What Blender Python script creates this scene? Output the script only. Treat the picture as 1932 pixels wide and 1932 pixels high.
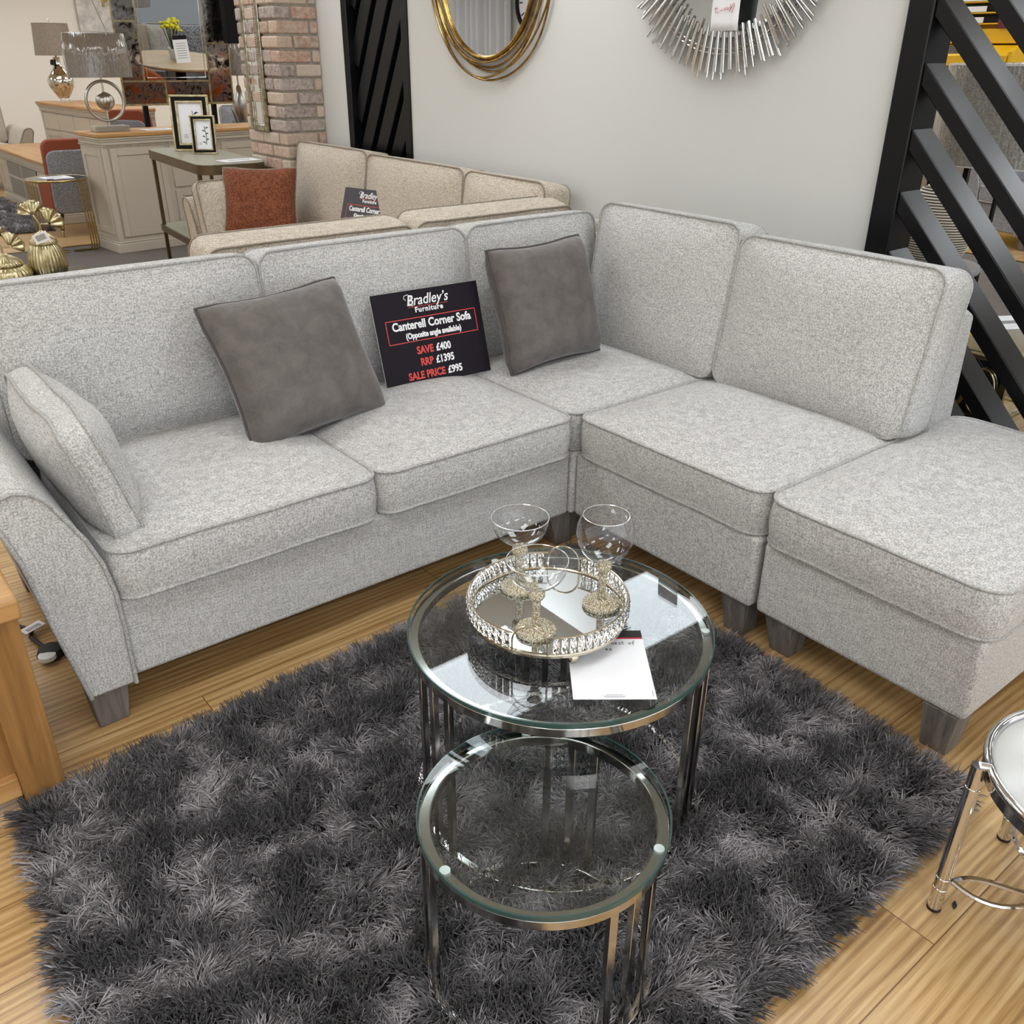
import bpy, bmesh, math, random
import numpy as np
from mathutils import Vector, Matrix, noise
for o in list(bpy.data.objects): bpy.data.objects.remove(o)
SC = bpy.context.scene
COL = SC.collection
PI = math.pi
R = math.radians

# ------------------------------------------------------------------ camera, world, exposure
def make_camera():
    loc = Vector((-1.7523, -1.8834, 1.4489)); yaw, pit, rol, f = 0.6739, 0.4754, 0.0066, 1675.24
    fw = Vector((math.sin(yaw)*math.cos(pit), math.cos(yaw)*math.cos(pit), -math.sin(pit)))
    r = Vector((math.cos(yaw), -math.sin(yaw), 0)); u = r.cross(fw)
    r2 = math.cos(rol)*r + math.sin(rol)*u; u2 = -math.sin(rol)*r + math.cos(rol)*u
    cd = bpy.data.cameras.new('camera'); cd.sensor_width = 36; cd.lens = f/1932*36; cd.clip_start = .02
    o = bpy.data.objects.new('camera', cd); COL.objects.link(o)
    m = Matrix((r2, u2, -fw)).transposed().to_4x4(); m.translation = loc
    o.matrix_world = m; SC.camera = o
make_camera()
w = bpy.data.worlds.new('world'); SC.world = w; w.use_nodes = True
w.node_tree.nodes['Background'].inputs[0].default_value = (.88, .94, 1, 1)
w.node_tree.nodes['Background'].inputs[1].default_value = 2.0
PANEL_POWER = 8.6
SC.view_settings.view_transform = 'Standard'; SC.view_settings.look = 'None'
SC.view_settings.gamma = 1; SC.view_settings.exposure = -0.03; SC.view_settings.use_curve_mapping = False
SC.cycles.max_bounces = 10; SC.cycles.transparent_max_bounces = 24; SC.cycles.caustics_reflective = False
SC.cycles.caustics_refractive = False; SC.cycles.sample_clamp_indirect = 6; SC.cycles.blur_glossy = .5

# ------------------------------------------------------------------ materials
def lin(c):
    if isinstance(c, str): c = [int(c[i:i+2], 16) for i in (0, 2, 4)]
    return tuple((x/255/12.92 if x/255 <= .04045 else ((x/255+.055)/1.055)**2.4) for x in c) + (1,)
class NT:
    def __init__(s, name):
        s.m = bpy.data.materials.new(name); s.m.use_nodes = True; s.t = s.m.node_tree
        s.b = s.t.nodes['Principled BSDF']; s.out = s.t.nodes['Material Output']
    def n(s, typ, ins=None, **props):
        nd = s.t.nodes.new('ShaderNode'+typ)
        for k, v in props.items(): setattr(nd, k, v)
        for k, v in (ins or {}).items(): s.set(nd.inputs[k], v)
        return nd
    def set(s, sock, v):
        if isinstance(v, bpy.types.NodeSocket): s.t.links.new(v, sock)
        elif isinstance(v, bpy.types.Node): s.t.links.new(v.outputs[0], sock)
        else: sock.default_value = v
    def p(s, **kw):
        for k, v in kw.items(): s.set(s.b.inputs[k.replace('_', ' ')], v)
    def coord(s, scale=(1, 1, 1), rot=(0, 0, 0), out='Object'):
        tc = s.n('TexCoord'); return s.n('Mapping', {'Vector': tc.outputs[out], 'Scale': scale, 'Rotation': rot}).outputs[0]
    def noise(s, vec, scale, detail=3, rough=.55, dist=0):
        return s.n('TexNoise', {'Vector': vec, 'Scale': scale, 'Detail': detail, 'Roughness': rough, 'Distortion': dist}).outputs[0]
    def ramp(s, fac, stops):
        r = s.n('ValToRGB', {'Fac': fac}); e = r.color_ramp.elements
        while len(e) < len(stops): e.new(.5)
        for i, (p, c) in enumerate(stops): e[i].position = p; e[i].color = c if len(c) == 4 else tuple(c)+(1,)
        return r.outputs[0]
    def mix(s, fac, a, b, mode='MIX'):
        m = s.n('Mix', data_type='RGBA', blend_type=mode)
        s.set(m.inputs[0], fac); s.set(m.inputs[6], a); s.set(m.inputs[7], b); return m.outputs[2]
    def math(s, op, a, b=0.0):
        m = s.n('Math', operation=op); s.set(m.inputs[0], a); s.set(m.inputs[1], b); return m.outputs[0]
    def bump(s, h, strength=.3, dist=.01):
        s.set(s.b.inputs['Normal'], s.n('Bump', {'Height': h, 'Strength': strength, 'Distance': dist}).outputs[0])
def plain(name, c, rough=.5, metal=0, spec=.5, **kw):
    t = NT(name); t.b.inputs['Specular IOR Level'].default_value = spec; t.p(Base_Color=lin(c), Roughness=rough, Metallic=metal, **kw); return t.m
def fabric(name, dark, light, scale=1.0, bump=.5):
    t = NT(name)
    a = t.noise(t.coord((250*scale, 250*scale, 250*scale)), 1, 1, .5)
    h = t.noise(t.coord((40*scale, 40*scale, 380*scale)), 1, 2, .6)
    v = t.noise(t.coord((380*scale, 380*scale, 50*scale)), 1, 2, .6)
    big = t.noise(t.coord((9, 9, 9)), 1, 2)
    s1 = t.math('ADD', t.math('MULTIPLY', a, .5), t.math('ADD', t.math('MULTIPLY', h, .25), t.math('MULTIPLY', v, .25)))
    s2 = t.math('ADD', s1, t.math('MULTIPLY', t.math('SUBTRACT', big, .5), .006))
    c = t.ramp(s2, [(.40, lin(dark)), (.60, lin(light))])
    t.p(Base_Color=c, Roughness=.92); t.b.inputs['Specular IOR Level'].default_value = .15
    t.b.inputs['Sheen Weight'].default_value = .12
    t.bump(s1, bump, .004); return t.m
def wood(name, dark, mid, light, axis=0, scale=1.0, rough=.42):
    t = NT(name); sc = [30*scale]*3; sc[axis] = 2.2*scale
    g = t.noise(t.coord(tuple(sc)), 1, 5, .62, .6)
    sc2 = [110*scale]*3; sc2[axis] = 3*scale
    f = t.noise(t.coord(tuple(sc2)), 1, 3, .6)
    s = t.math('ADD', t.math('MULTIPLY', g, .7), t.math('MULTIPLY', f, .3))
    t.p(Base_Color=t.ramp(s, [(.33, lin(dark)), (.5, lin(mid)), (.66, lin(light))]), Roughness=rough)
    t.bump(s, .12, .004); return t.m
def thin_glass(name, tint, ior=1.5, bump=None, rough=0.0, boost=1.0):
    t = NT(name)
    ge = t.n('NewGeometry')   # the same reflectance on the way in and on the way out of the thin sheet
    io = t.math('ADD', t.math('MULTIPLY', ge.outputs['Backfacing'], 1/ior-ior), ior)
    fr = t.n('Fresnel', {'IOR': io}); tr = t.n('BsdfTransparent', {'Color': tint}); gl = t.n('BsdfGlossy', {'Roughness': rough})
    if bump is not None:
        b = t.n('Bump', {'Height': bump(t), 'Strength': .9, 'Distance': .01}); t.set(gl.inputs['Normal'], b.outputs[0]); t.set(fr.inputs['Normal'], b.outputs[0])
    fac = t.math('MULTIPLY', fr.outputs[0], boost)
    mx = t.n('MixShader'); t.set(mx.inputs[0], fac); t.set(mx.inputs[1], tr.outputs[0]); t.set(mx.inputs[2], gl.outputs[0])
    t.set(t.out.inputs[0], mx.outputs[0]); return t.m
M = {}
M['sofa'] = fabric('grey_weave', '9b9996', 'd5d3cf')
M['pipe'] = fabric('grey_piping', '8d8b88', 'c4c2be', 1.3)
M['beige'] = fabric('beige_weave', '968a7b', 'd8ccbb')
M['beigepipe'] = fabric('beige_piping', '7a7063', 'a99d8d', 1.3)
M['greychair'] = fabric('grey_marl', '66666a', 'a5a5a8', .8)
M['rustboucle'] = fabric('rust_boucle', '57301f', '92583d', .6, 1.0)
M['rust'] = plain('rust_velvet', '8a4024', .7)
def velvet():
    t = NT('taupe_velvet')
    b = t.noise(t.coord((16, 16, 16)), 1, 5, .65, .35)
    t.p(Base_Color=t.ramp(b, [(.35, lin('57514d')), (.65, lin('6b6460'))]), Roughness=.75)
    t.b.inputs['Sheen Weight'].default_value = .35; t.b.inputs['Sheen Roughness'].default_value = .4
    t.bump(t.math('ABSOLUTE', t.math('SUBTRACT', t.noise(t.coord((9, 14, 9)), 1, 4, .6, .5), .5)), .3, .03); return t.m
M['velvet'] = velvet()
M['velvetpipe'] = plain('taupe_piping', '4d4645', .7)
M['footwood'] = wood('grey_ash', '4f4a46', '6d6762', '847d77', 2, 1.4, .6)
M['oak'] = wood('oak', '9c7040', 'b98b54', 'c79c67', 0, .8, .4)
M['oakz'] = wood('oak_upright', '7b562c', '976d3d', 'aa804c', 2, .8, .4)
M['oakfoot'] = wood('dark_walnut', '2c1a12', '40281b', '553623', 2, 1, .4)
M['tabletop'] = wood('pale_oak', 'a58a66', 'c4ab86', 'd6c09d', 0, .8, .4)
M['paint'] = plain('taupe_paint', 'c3b8a7', .45)
M['paintdark'] = plain('darkened_taupe_paint', '8d867b', .6)  # darkened taupe, also the painted shade of the flat shelf recess
M['wall'] = plain('wall_paint', 'd2d1cc', .85)
M['wallcream'] = plain('cream_wall_paint', 'e9e5dd', .85)
M['ceil'] = plain('ceiling_tile', 'f4f4f2', .9)
M['black'] = plain('black_satin_paint', '0c0c0e', .30, 0, .32)
M['blackmatt'] = plain('black_matt', '0d0d0e', .6, 0, .2)
M['chrome'] = plain('chrome', 'dcdcdc', .06, 1)
M['chromedark'] = plain('polished_steel', 'bdbab4', .10, 1)
M['nickel'] = plain('champagne_nickel', 'c9c0ad', .2, 1)
M['silver'] = plain('brushed_silver', 'b9b4aa', .3, 1)
M['mirror'] = plain('mirror_glass', 'e6e8e8', .01, 1)
M['mirrorgrey'] = plain('tray_mirror_glass', 'cdd2d6', .015, 1)
M['paper'] = plain('white_paper', 'f0f0f2', .55)
M['ink'] = plain('black_ink', '141416', .6)
M['greyink'] = plain('grey_print', '8e8e92', .6)
M['redink'] = plain('red_ink', 'c0243a', .6)
M['signface'] = plain('sign_black', '1d171f', .5, 0, .15)
M['signgrey'] = plain('sign_charcoal', '3d3a3f', .5)
M['signwhite'] = plain('sign_white', 'f2f2f2', .5)
M['signred'] = plain('sign_red', 'd8473f', .5)
M['white'] = plain('white_plastic', 'e9e9e9', .4)
M['yellow'] = plain('yellow_paint', 'e0b000', .45)
M['rubber'] = plain('grey_roller', '54565c', .5)
M['maroon'] = plain('maroon_plastic', '5c1522', .5)
M['bronze'] = plain('dark_bronze', '6b5c45', .38, .8)
M['greentop'] = plain('olive_stone_top', '9d9985', .35)
M['flower'] = plain('yellow_petals', 'e8dc14', .6)
M['leaf'] = plain('green_leaf', '2f4a24', .5)
M['darkleaf'] = plain('dark_green_leaf', '1c2a1c', .5)
M['rubberclear'] = plain('clear_bumper', 'd8e2df', .3)
def gold(name, a, b, rough):
    t = NT(name); n = t.noise(t.coord((25, 25, 25)), 1, 4, .65)
    t.p(Base_Color=t.ramp(n, [(.3, lin(a)), (.7, lin(b))]), Metallic=1.0, Roughness=rough); t.bump(n, .15, .004); return t.m
M['gold'] = gold('antique_gold', '6d5426', 'c09a56', .27)
M['palegold'] = gold('pale_gold', '94865c', 'd8cda8', .34)
M['brass'] = gold('brass', '8a713c', 'b39a5e', .28)
M['agedsilver'] = gold('aged_silver', '6f6750', 'c9c2ad', .22)
def antique():
    t = NT('foxed_mirror'); n = t.noise(t.coord((14, 14, 14)), 1, 6, .7, .6)
    t.p(Base_Color=t.ramp(n, [(.40, lin('2b1d18')), (.56, lin('c9c6c2'))]), Metallic=1.0, Roughness=t.ramp(n, [(.4, (.35,)*3), (.6, (.02,)*3)])); return t.m
M['foxed'] = antique()
M['mercury'] = gold('mercury_glass', 'a39c90', 'f2f0ea', .06)
M['tableglass'] = thin_glass('clear_table_glass', (.90, .93, .93, 1), 1.5)
M['glassedge'] = plain('green_glass_edge', '39504c', .08)
M['wineglass'] = thin_glass('clear_wine_glass', (.96, .965, .97, 1), 1.52, None, 0.0, 1.7)
M['smoke'] = thin_glass('smoked_glass', (.25, .27, .27, 1), 1.6)
M['wrap'] = thin_glass('crinkled_clear_film', (.93, .93, .93, 1), 1.5, lambda t: t.noise(t.coord((30, 30, 5), (.25, .45, .2)), 1, 2, .5, 1.2), .10, 2.2)
def crystal():
    t = NT('cut_crystal'); t.p(Base_Color=(.97, .97, .96, 1), Metallic=1.0, Roughness=.05)
    v = t.n('TexVoronoi', {'Vector': t.coord((150, 150, 90)), 'Scale': 1}); t.bump(v.outputs['Distance'], .9, .02); return t.m
M['crystal'] = crystal()
def diamante():
    t = NT('diamante_beads'); v = t.n('TexVoronoi', {'Vector': t.coord((330, 330, 330)), 'Scale': 1})
    t.p(Base_Color=t.ramp(v.outputs['Distance'], [(.2, lin('fdf9ec')), (.65, lin('a3946c'))]), Metallic=.35, Roughness=.2)
    t.bump(t.math('SUBTRACT', 1, v.outputs['Distance']), .8, .004); return t.m
M['diamante'] = diamante()
def linen():
    t = NT('taupe_linen'); a = t.noise(t.coord((160, 160, 30)), 1, 2); b = t.noise(t.coord((50, 50, 400)), 1, 2)
    s = t.math('ADD', t.math('MULTIPLY', a, .5), t.math('MULTIPLY', b, .5))
    t.p(Base_Color=t.ramp(s, [(.35, lin('7d7063')), (.65, lin('a09384'))]), Roughness=.9); return t.m
M['linen'] = linen()
M['greylinen'] = fabric('grey_shade_cloth', '8a857c', 'b0aba1', .4, .2)
def floor_mat():
    t = NT('oak_laminate'); co = t.coord()
    br = t.n('TexBrick', {'Vector': co, 'Color1': (0, 0, 0, 1), 'Color2': (1, 1, 1, 1), 'Mortar': (.5, .5, .5, 1), 'Scale': 1.0, 'Mortar Size': .0012,
                          'Brick Width': 1.25, 'Row Height': .19, 'Bias': 0.0}, offset=.37)
    rnd = t.n('SeparateColor', {'Color': br.outputs['Color']}).outputs[0]
    off = t.n('CombineXYZ', {'X': t.math('MULTIPLY', rnd, 37.0), 'Y': t.math('MULTIPLY', rnd, 11.0)})
    vec = t.n('VectorMath', {0: co, 1: off.outputs[0]}, operation='ADD').outputs[0]
    g1 = t.noise(t.n('Mapping', {'Vector': vec, 'Scale': (1.1, 11, 1)}).outputs[0], 1, 5, .62, 1.3)
    g2 = t.noise(t.n('Mapping', {'Vector': vec, 'Scale': (3.2, 150, 1)}).outputs[0], 1, 3, .6, .3)
    wv = t.n('TexWave', {'Vector': t.n('Mapping', {'Vector': vec, 'Scale': (.9, 7, 1)}).outputs[0], 'Scale': 2.2, 'Distortion': 7.0, 'Detail': 3.0, 'Detail Scale': .9}, bands_direction='Y').outputs[1]
    s = t.math('ADD', t.math('MULTIPLY', g1, .46), t.math('ADD', t.math('MULTIPLY', g2, .42), t.math('MULTIPLY', wv, .12)))
    c = t.ramp(s, [(.33, lin('7b5930')), (.45, lin('a98350')), (.54, lin('c4a06c')), (.66, lin('d9bb8a'))])
    c = t.mix(.25, c, t.mix(rnd, lin('9d7a4d'), lin('cfb083')), 'MIX')
    c = t.mix(br.outputs['Fac'], c, lin('6d4d28'))
    t.p(Base_Color=c, Roughness=.30); t.bump(s, .05, .003); return t.m
M['floor'] = floor_mat()
def carpet_mat():
    t = NT('taupe_carpet'); a = t.noise(t.coord((190, 190, 190)), 1, 3, .7)
    t.p(Base_Color=t.ramp(a, [(.3, lin('4f4843')), (.7, lin('8d837c'))]), Roughness=1.0); t.bump(a, .8, .01); return t.m
M['carpet'] = carpet_mat()
def pile_mat(name, a, b):
    t = NT(name); hi = t.n('HairInfo')
    at = t.n('Attribute', attribute_name='tone')
    fac = t.math('ADD', at.outputs['Fac'], t.math('MULTIPLY', t.math('SUBTRACT', hi.outputs['Random'], .5), .60))
    c = t.ramp(fac, [(0.0, lin(a)), (.55, tuple(.72*x+.28*y for x, y in zip(lin(a), lin(b)))), (1.0, lin(b))])
    t.p(Base_Color=c, Roughness=.36); t.b.inputs['Specular IOR Level'].default_value = .7
    t.b.inputs['Sheen Weight'].default_value = .3; return t.m
M['pile'] = pile_mat('charcoal_shag', '221f21', 'aaa4a7')
M['pilelight'] = pile_mat('grey_shag', '6b6568', 'aaa4a6')
M['rugback'] = plain('rug_backing', '2e2a2c', .95)
def brick_mat():
    t = NT('reclaimed_brick'); at = t.n('Attribute', attribute_name='tone'); n = t.noise(t.coord((38, 38, 38)), 1, 5, .7)
    c = t.mix(t.ramp(n, [(.36, (0, 0, 0)), (.68, (.75,)*3)]), at.outputs['Color'], lin('d3c6b8'))
    t.p(Base_Color=c, Roughness=.95); t.bump(n, .7, .012); return t.m
M['brick'] = brick_mat()
def mortar_mat():
    t = NT('mortar'); n = t.noise(t.coord((60, 60, 60)), 1, 4, .7); t.p(Base_Color=t.ramp(n, [(.3, lin('938a7d')), (.7, lin('b3aa9d'))]), Roughness=1.0); t.bump(n, .6, .01); return t.m
M['mortar'] = mortar_mat()
def emit(name, c, s):
    t = NT(name); t.p(Base_Color=(.9, .9, .9, 1), Emission_Color=c, Emission_Strength=s); return t.m
M['panel'] = emit('light_diffuser', (.885, .945, 1.0, 1), PANEL_POWER)
def stripes():
    t = NT('ribbed_cream_ceramic'); t.p(Base_Color=lin('e2dbc9'), Roughness=.5); return t.m
M['ceramic'] = stripes()
def canvas():
    t = NT('painted_canvas'); n = t.noise(t.coord((9, 9, 9)), 1, 4, .6); t.p(Base_Color=t.ramp(n, [(.35, lin('b0aeaa')), (.65, lin('d6d3cc'))]), Roughness=.8); return t.m
M['canvas'] = canvas()
def patterned():
    t = NT('grey_pattern_cloth'); v = t.n('TexVoronoi', {'Vector': t.coord((40, 40, 40)), 'Scale': 1}, feature='DISTANCE_TO_EDGE')
    t.p(Base_Color=t.ramp(v.outputs['Distance'], [(.05, lin('4a4a4d')), (.2, lin('97979a'))]), Roughness=.9); return t.m
M['pattern'] = patterned()
M['ceramicdark'] = plain('dark_groove_glaze', '4b463e', .6)
M['smoketop'] = plain('black_glass', '202326', .05)
M['rustshell'] = plain('rust_leather', 'a5501f', .5)
M['greentopgrey'] = plain('grey_table_top', '9a9a9a', .4)
M['curtaincloth'] = plain('pale_curtain', 'c9c9c9', .9)
M['glassrim'] = plain('glass_rim_glint', 'e8eaec', .08, .6)  # solid whitish rim: the glint of clear glass put into the colour
M['wallblue'] = plain('wall_paint_blue', 'b4bcc4', .85)
M['whitegloss'] = plain('white_glass_top', 'bfbfbb', .12)

# ------------------------------------------------------------------ geometry helpers
def frame(o, x, up):
    """4x4 with local x along x, local z along up (made square), local y = z cross x, origin o"""
    x = Vector(x).normalized(); u = Vector(up); u = (u - u.dot(x)*x).normalized(); y = u.cross(x)
    m = Matrix((x, y, u)).transposed().to_4x4(); m.translation = Vector(o); return m
def T(x, y, z): return Matrix.Translation((x, y, z))
def RZ(a): return Matrix.Rotation(a, 4, 'Z')
def RX(a): return Matrix.Rotation(a, 4, 'X')
def RY(a): return Matrix.Rotation(a, 4, 'Y')
class MB:
    def __init__(s): s.v = []; s.f = []; s.tone = []
    def add(s, vs, fs, Mx=None, tone=None):
        k = len(s.v)
        s.v += [tuple(Mx @ Vector(p)) if Mx else tuple(p) for p in vs]
        s.f += [tuple(i+k for i in f) for f in fs]
        if tone is not None: s.tone += [tone]*len(vs)
        return s
    def box(s, x0, x1, y0, y1, z0, z1, Mx=None, tone=None):
        vs = [(x, y, z) for x in (x0, x1) for y in (y0, y1) for z in (z0, z1)]
        return s.add(vs, [(0, 1, 3, 2), (4, 6, 7, 5), (0, 4, 5, 1), (2, 3, 7, 6), (0, 2, 6, 4), (1, 5, 7, 3)], Mx, tone)
    def taper(s, b, t, z0, z1, Mx=None):
        vs = [(x, y, z0) for x in b[:2] for y in b[2:]] + [(x, y, z1) for x in t[:2] for y in t[2:]]
        return s.add(vs, [(0, 1, 3, 2), (4, 6, 7, 5), (0, 4, 5, 1), (2, 3, 7, 6), (0, 2, 6, 4), (1, 5, 7, 3)], Mx)
    def prism(s, poly, t0, t1, axis='z', Mx=None):
        n = len(poly); g = {'z': lambda a, b, t: (a, b, t), 'y': lambda a, b, t: (a, t, b), 'x': lambda a, b, t: (t, a, b)}[axis]
        vs = [g(a, b, t0) for a, b in poly] + [g(a, b, t1) for a, b in poly]
        return s.add(vs, [tuple(range(n)), tuple(range(n, 2*n))] + [(i, (i+1) % n, n+(i+1) % n, n+i) for i in range(n)], Mx)
    def tube(s, pts, r, n=8, closed=False, Mx=None):
        P = [Vector(p) for p in pts]; m = len(P)
        rr = r if callable(r) else (lambda t: r)
        tans = []
        for i in range(m):
            a = P[(i-1) % m] if (closed or i > 0) else P[i]; b = P[(i+1) % m] if (closed or i < m-1) else P[i]
            d = b-a; tans.append(d.normalized() if d.length > 1e-9 else Vector((0, 0, 1)))
        u = tans[0].orthogonal().normalized(); vs = []; fs = []
        for i in range(m):
            u = u - u.dot(tans[i])*tans[i]; u = u.normalized() if u.length > 1e-6 else tans[i].orthogonal().normalized(); w = tans[i].cross(u)
            rad = rr(i/max(1, m-1))
            vs += [P[i] + rad*(math.cos(2*PI*k/n)*u + math.sin(2*PI*k/n)*w) for k in range(n)]
        for i in range(m if closed else m-1):
            a, b = i*n, ((i+1) % m)*n
            sh = 0
            if closed and i == m-1:  # match the ring's twist
                sh = min(range(n), key=lambda q: (vs[a]-vs[b+q]).length)
            fs += [(a+k, a+(k+1) % n, b+(k+1+sh) % n, b+(k+sh) % n) for k in range(n)]
        if not closed: fs += [tuple(range(n)), tuple(range((m-1)*n, m*n))]
        return s.add(vs, fs, Mx)
    def lathe(s, prof, n=32, Mx=None, sx=1, sy=1):
        vs = []; fs = []; rows = []
        for r, z in prof:
            if r < 1e-6: rows.append([len(vs)]); vs.append((0, 0, z))
            else:
                rows.append(list(range(len(vs), len(vs)+n))); vs += [(sx*r*math.cos(2*PI*k/n), sy*r*math.sin(2*PI*k/n), z) for k in range(n)]
        for a, b in zip(rows, rows[1:]):
            for k in range(n):
                k2 = (k+1) % n
                if len(a) == 1 and len(b) == 1: continue
                if len(a) == 1: fs.append((a[0], b[k], b[k2]))
                elif len(b) == 1: fs.append((a[k], a[k2], b[0]))
                else: fs.append((a[k], a[k2], b[k2], b[k]))
        return s.add(vs, fs, Mx)
    def ball(s, c, r, n=12, sz=1.0):
        return s.lathe([(r*math.sin(PI*i/n), -sz*r*math.cos(PI*i/n)) for i in range(n+1)], n*2, T(*c))
    def ring(s, R0, r, z=0, n=64, k=8, Mx=None, sx=1, sy=1):
        return s.tube([(sx*R0*math.cos(2*PI*i/n), sy*R0*math.sin(2*PI*i/n), z) for i in range(n)], r, k, True, Mx)
    def band(s, R0, R1, z0, z1, n=64, Mx=None):
        return s.lathe([(R0, z0), (R1, z0), (R1, z1), (R0, z1), (R0, z0)], n, Mx)
    def grid(s, rows, Mx=None, closed=False):
        m = len(rows[0]); vs = [p for r in rows for p in r]; fs = []
        for i in range(len(rows)-1):
            for j in range(m if closed else m-1):
                fs.append((i*m+j, i*m+(j+1) % m, (i+1)*m+(j+1) % m, (i+1)*m+j))
        return s.add(vs, fs, Mx)
    def build(s, name, mat, parent=None, angle=38, bevel=0, seg=2, sub=0, Mx=None, flat=False, recalc=True, solid=0):
        me = bpy.data.meshes.new(name)
        v = [tuple(Mx @ Vector(p)) for p in s.v] if Mx else s.v
        me.from_pydata(v, [], s.f)
        bm = bmesh.new(); bm.from_mesh(me)
        if recalc: bmesh.ops.recalc_face_normals(bm, faces=bm.faces)
        bm.to_mesh(me); bm.free()
        if s.tone:
            at = me.attributes.new('tone', 'FLOAT_COLOR', 'POINT'); at.data.foreach_set('color', [c for t in s.tone for c in t])
        me.materials.append(M[mat] if isinstance(mat, str) else mat)
        if not flat:
            me.polygons.foreach_set('use_smooth', [True]*len(me.polygons))
            me.set_sharp_from_angle(angle=R(angle))
        o = bpy.data.objects.new(name, me); COL.objects.link(o)
        if parent is not None: o.parent = parent
        if solid:
            m = o.modifiers.new('solid', 'SOLIDIFY'); m.thickness = solid; m.offset = 0
        if bevel:
            m = o.modifiers.new('bevel', 'BEVEL'); m.width = bevel; m.segments = seg; m.limit_method = 'ANGLE'; m.angle_limit = R(40); m.use_clamp_overlap = True
        if sub:
            m = o.modifiers.new('sub', 'SUBSURF'); m.levels = sub; m.render_levels = sub
        return o
def tag(o, label, cat, group=None):
    o['label'] = label; o['category'] = cat
    if group: o['group'] = group
    return o
def thing(name, label, cat, loc=(0, 0, 0), rz=0, group=None, mx=None):
    o = bpy.data.objects.new(name, None); COL.objects.link(o); o.empty_display_size = .1
    if mx is not None: o.matrix_world = mx
    else: o.location = loc; o.rotation_euler = (0, 0, rz)
    return tag(o, label, cat, group)
def struct(o): o['kind'] = 'structure'; return o
def note(o, label): o['label'] = label; return o
def rr_loop(w, d, rc, nc=6, ne=9):
    """rounded rectangle outline, centred"""
    a, b = w/2-rc, d/2-rc; pts = []
    for cx, cy, a0 in ((a, b, 0), (-a, b, 90), (-a, -b, 180), (a, -b, 270)):
        arc = [(cx+rc*math.cos(R(a0+90*i/nc)), cy+rc*math.sin(R(a0+90*i/nc))) for i in range(nc+1)]
        if pts:
            p, q = pts[-1], arc[0]; pts += [(p[0]+(q[0]-p[0])*i/ne, p[1]+(q[1]-p[1])*i/ne) for i in range(1, ne)]
        pts += arc
    p, q = pts[-1], pts[0]; pts += [(p[0]+(q[0]-p[0])*i/ne, p[1]+(q[1]-p[1])*i/ne) for i in range(1, ne)]
    return pts
def box_cushion(name, w, d, h, Mx, parent, mat='sofa', pipe='pipe', rc=.05, crown=.04, crown_b=.0, bulge=.012, pr=.0042, wob=.004, seed=0, ptop=True, pbot=True):
    B = rr_loop(w, d, rc); mb = MB(); rows = []
    def wobble(p, a): return noise.noise(Vector((p[0]*5+seed*7.3, p[1]*5, p[2]*5+seed)))*a
    def face(z0, c, sgn):
        out = []
        for s_ in (.02, .2, .4, .58, .73, .85, .93, .98, 1.0):
            row = []
            for bx, by in B:
                x, y = bx*s_, by*s_; u, v = abs(2*x/w), abs(2*y/d)
                k = ((1-min(1, u)**3)*(1-min(1, v)**3))**.6*(1-s_**8)
                z = z0+sgn*(c*k + wobble((x, y, z0), wob)*(1-s_**4))
                row.append((x, y, z))
            out.append(row)
        return out
    top = face(h/2, crown, 1); bot = face(-h/2, crown_b, -1)
    def edge(z):
        return [(bx, by, z + wobble((bx*1.4, by*1.4, z), wob*.8)) for bx, by in B]
    et, eb = edge(h/2), edge(-h/2)
    top[-1] = et; bot[-1] = eb; side = []
    for t in (.2, .4, .6, .8):
        row = []
        for a, b in zip(et, eb):
            f = 1+bulge*math.sin(PI*t)/(.5*math.hypot(a[0], a[1])+.05)
            row.append((a[0]*f, a[1]*f, a[2]+(b[2]-a[2])*t))
        side.append(row)
    mb.grid(top + side + bot[::-1], None, True)
    n = len(B); k = len(mb.v); mb.f.append(tuple(range(n))); mb.f.append(tuple(range(k-n, k)))
    o = mb.build(name, mat, parent, 60, Mx=Mx)
    if pipe:
        pb = MB()
        off = lambda L, dz: [(x*(1+pr*.5/w), y*(1+pr*.5/d), z+dz) for x, y, z in L]
        if ptop: pb.tube(off(et, pr*.3), pr, 7, True)
        if pbot: pb.tube(off(eb, -pr*.3), pr, 7, True)
        pb.build('piping', pipe, o, 60, Mx=Mx)
    return o
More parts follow.
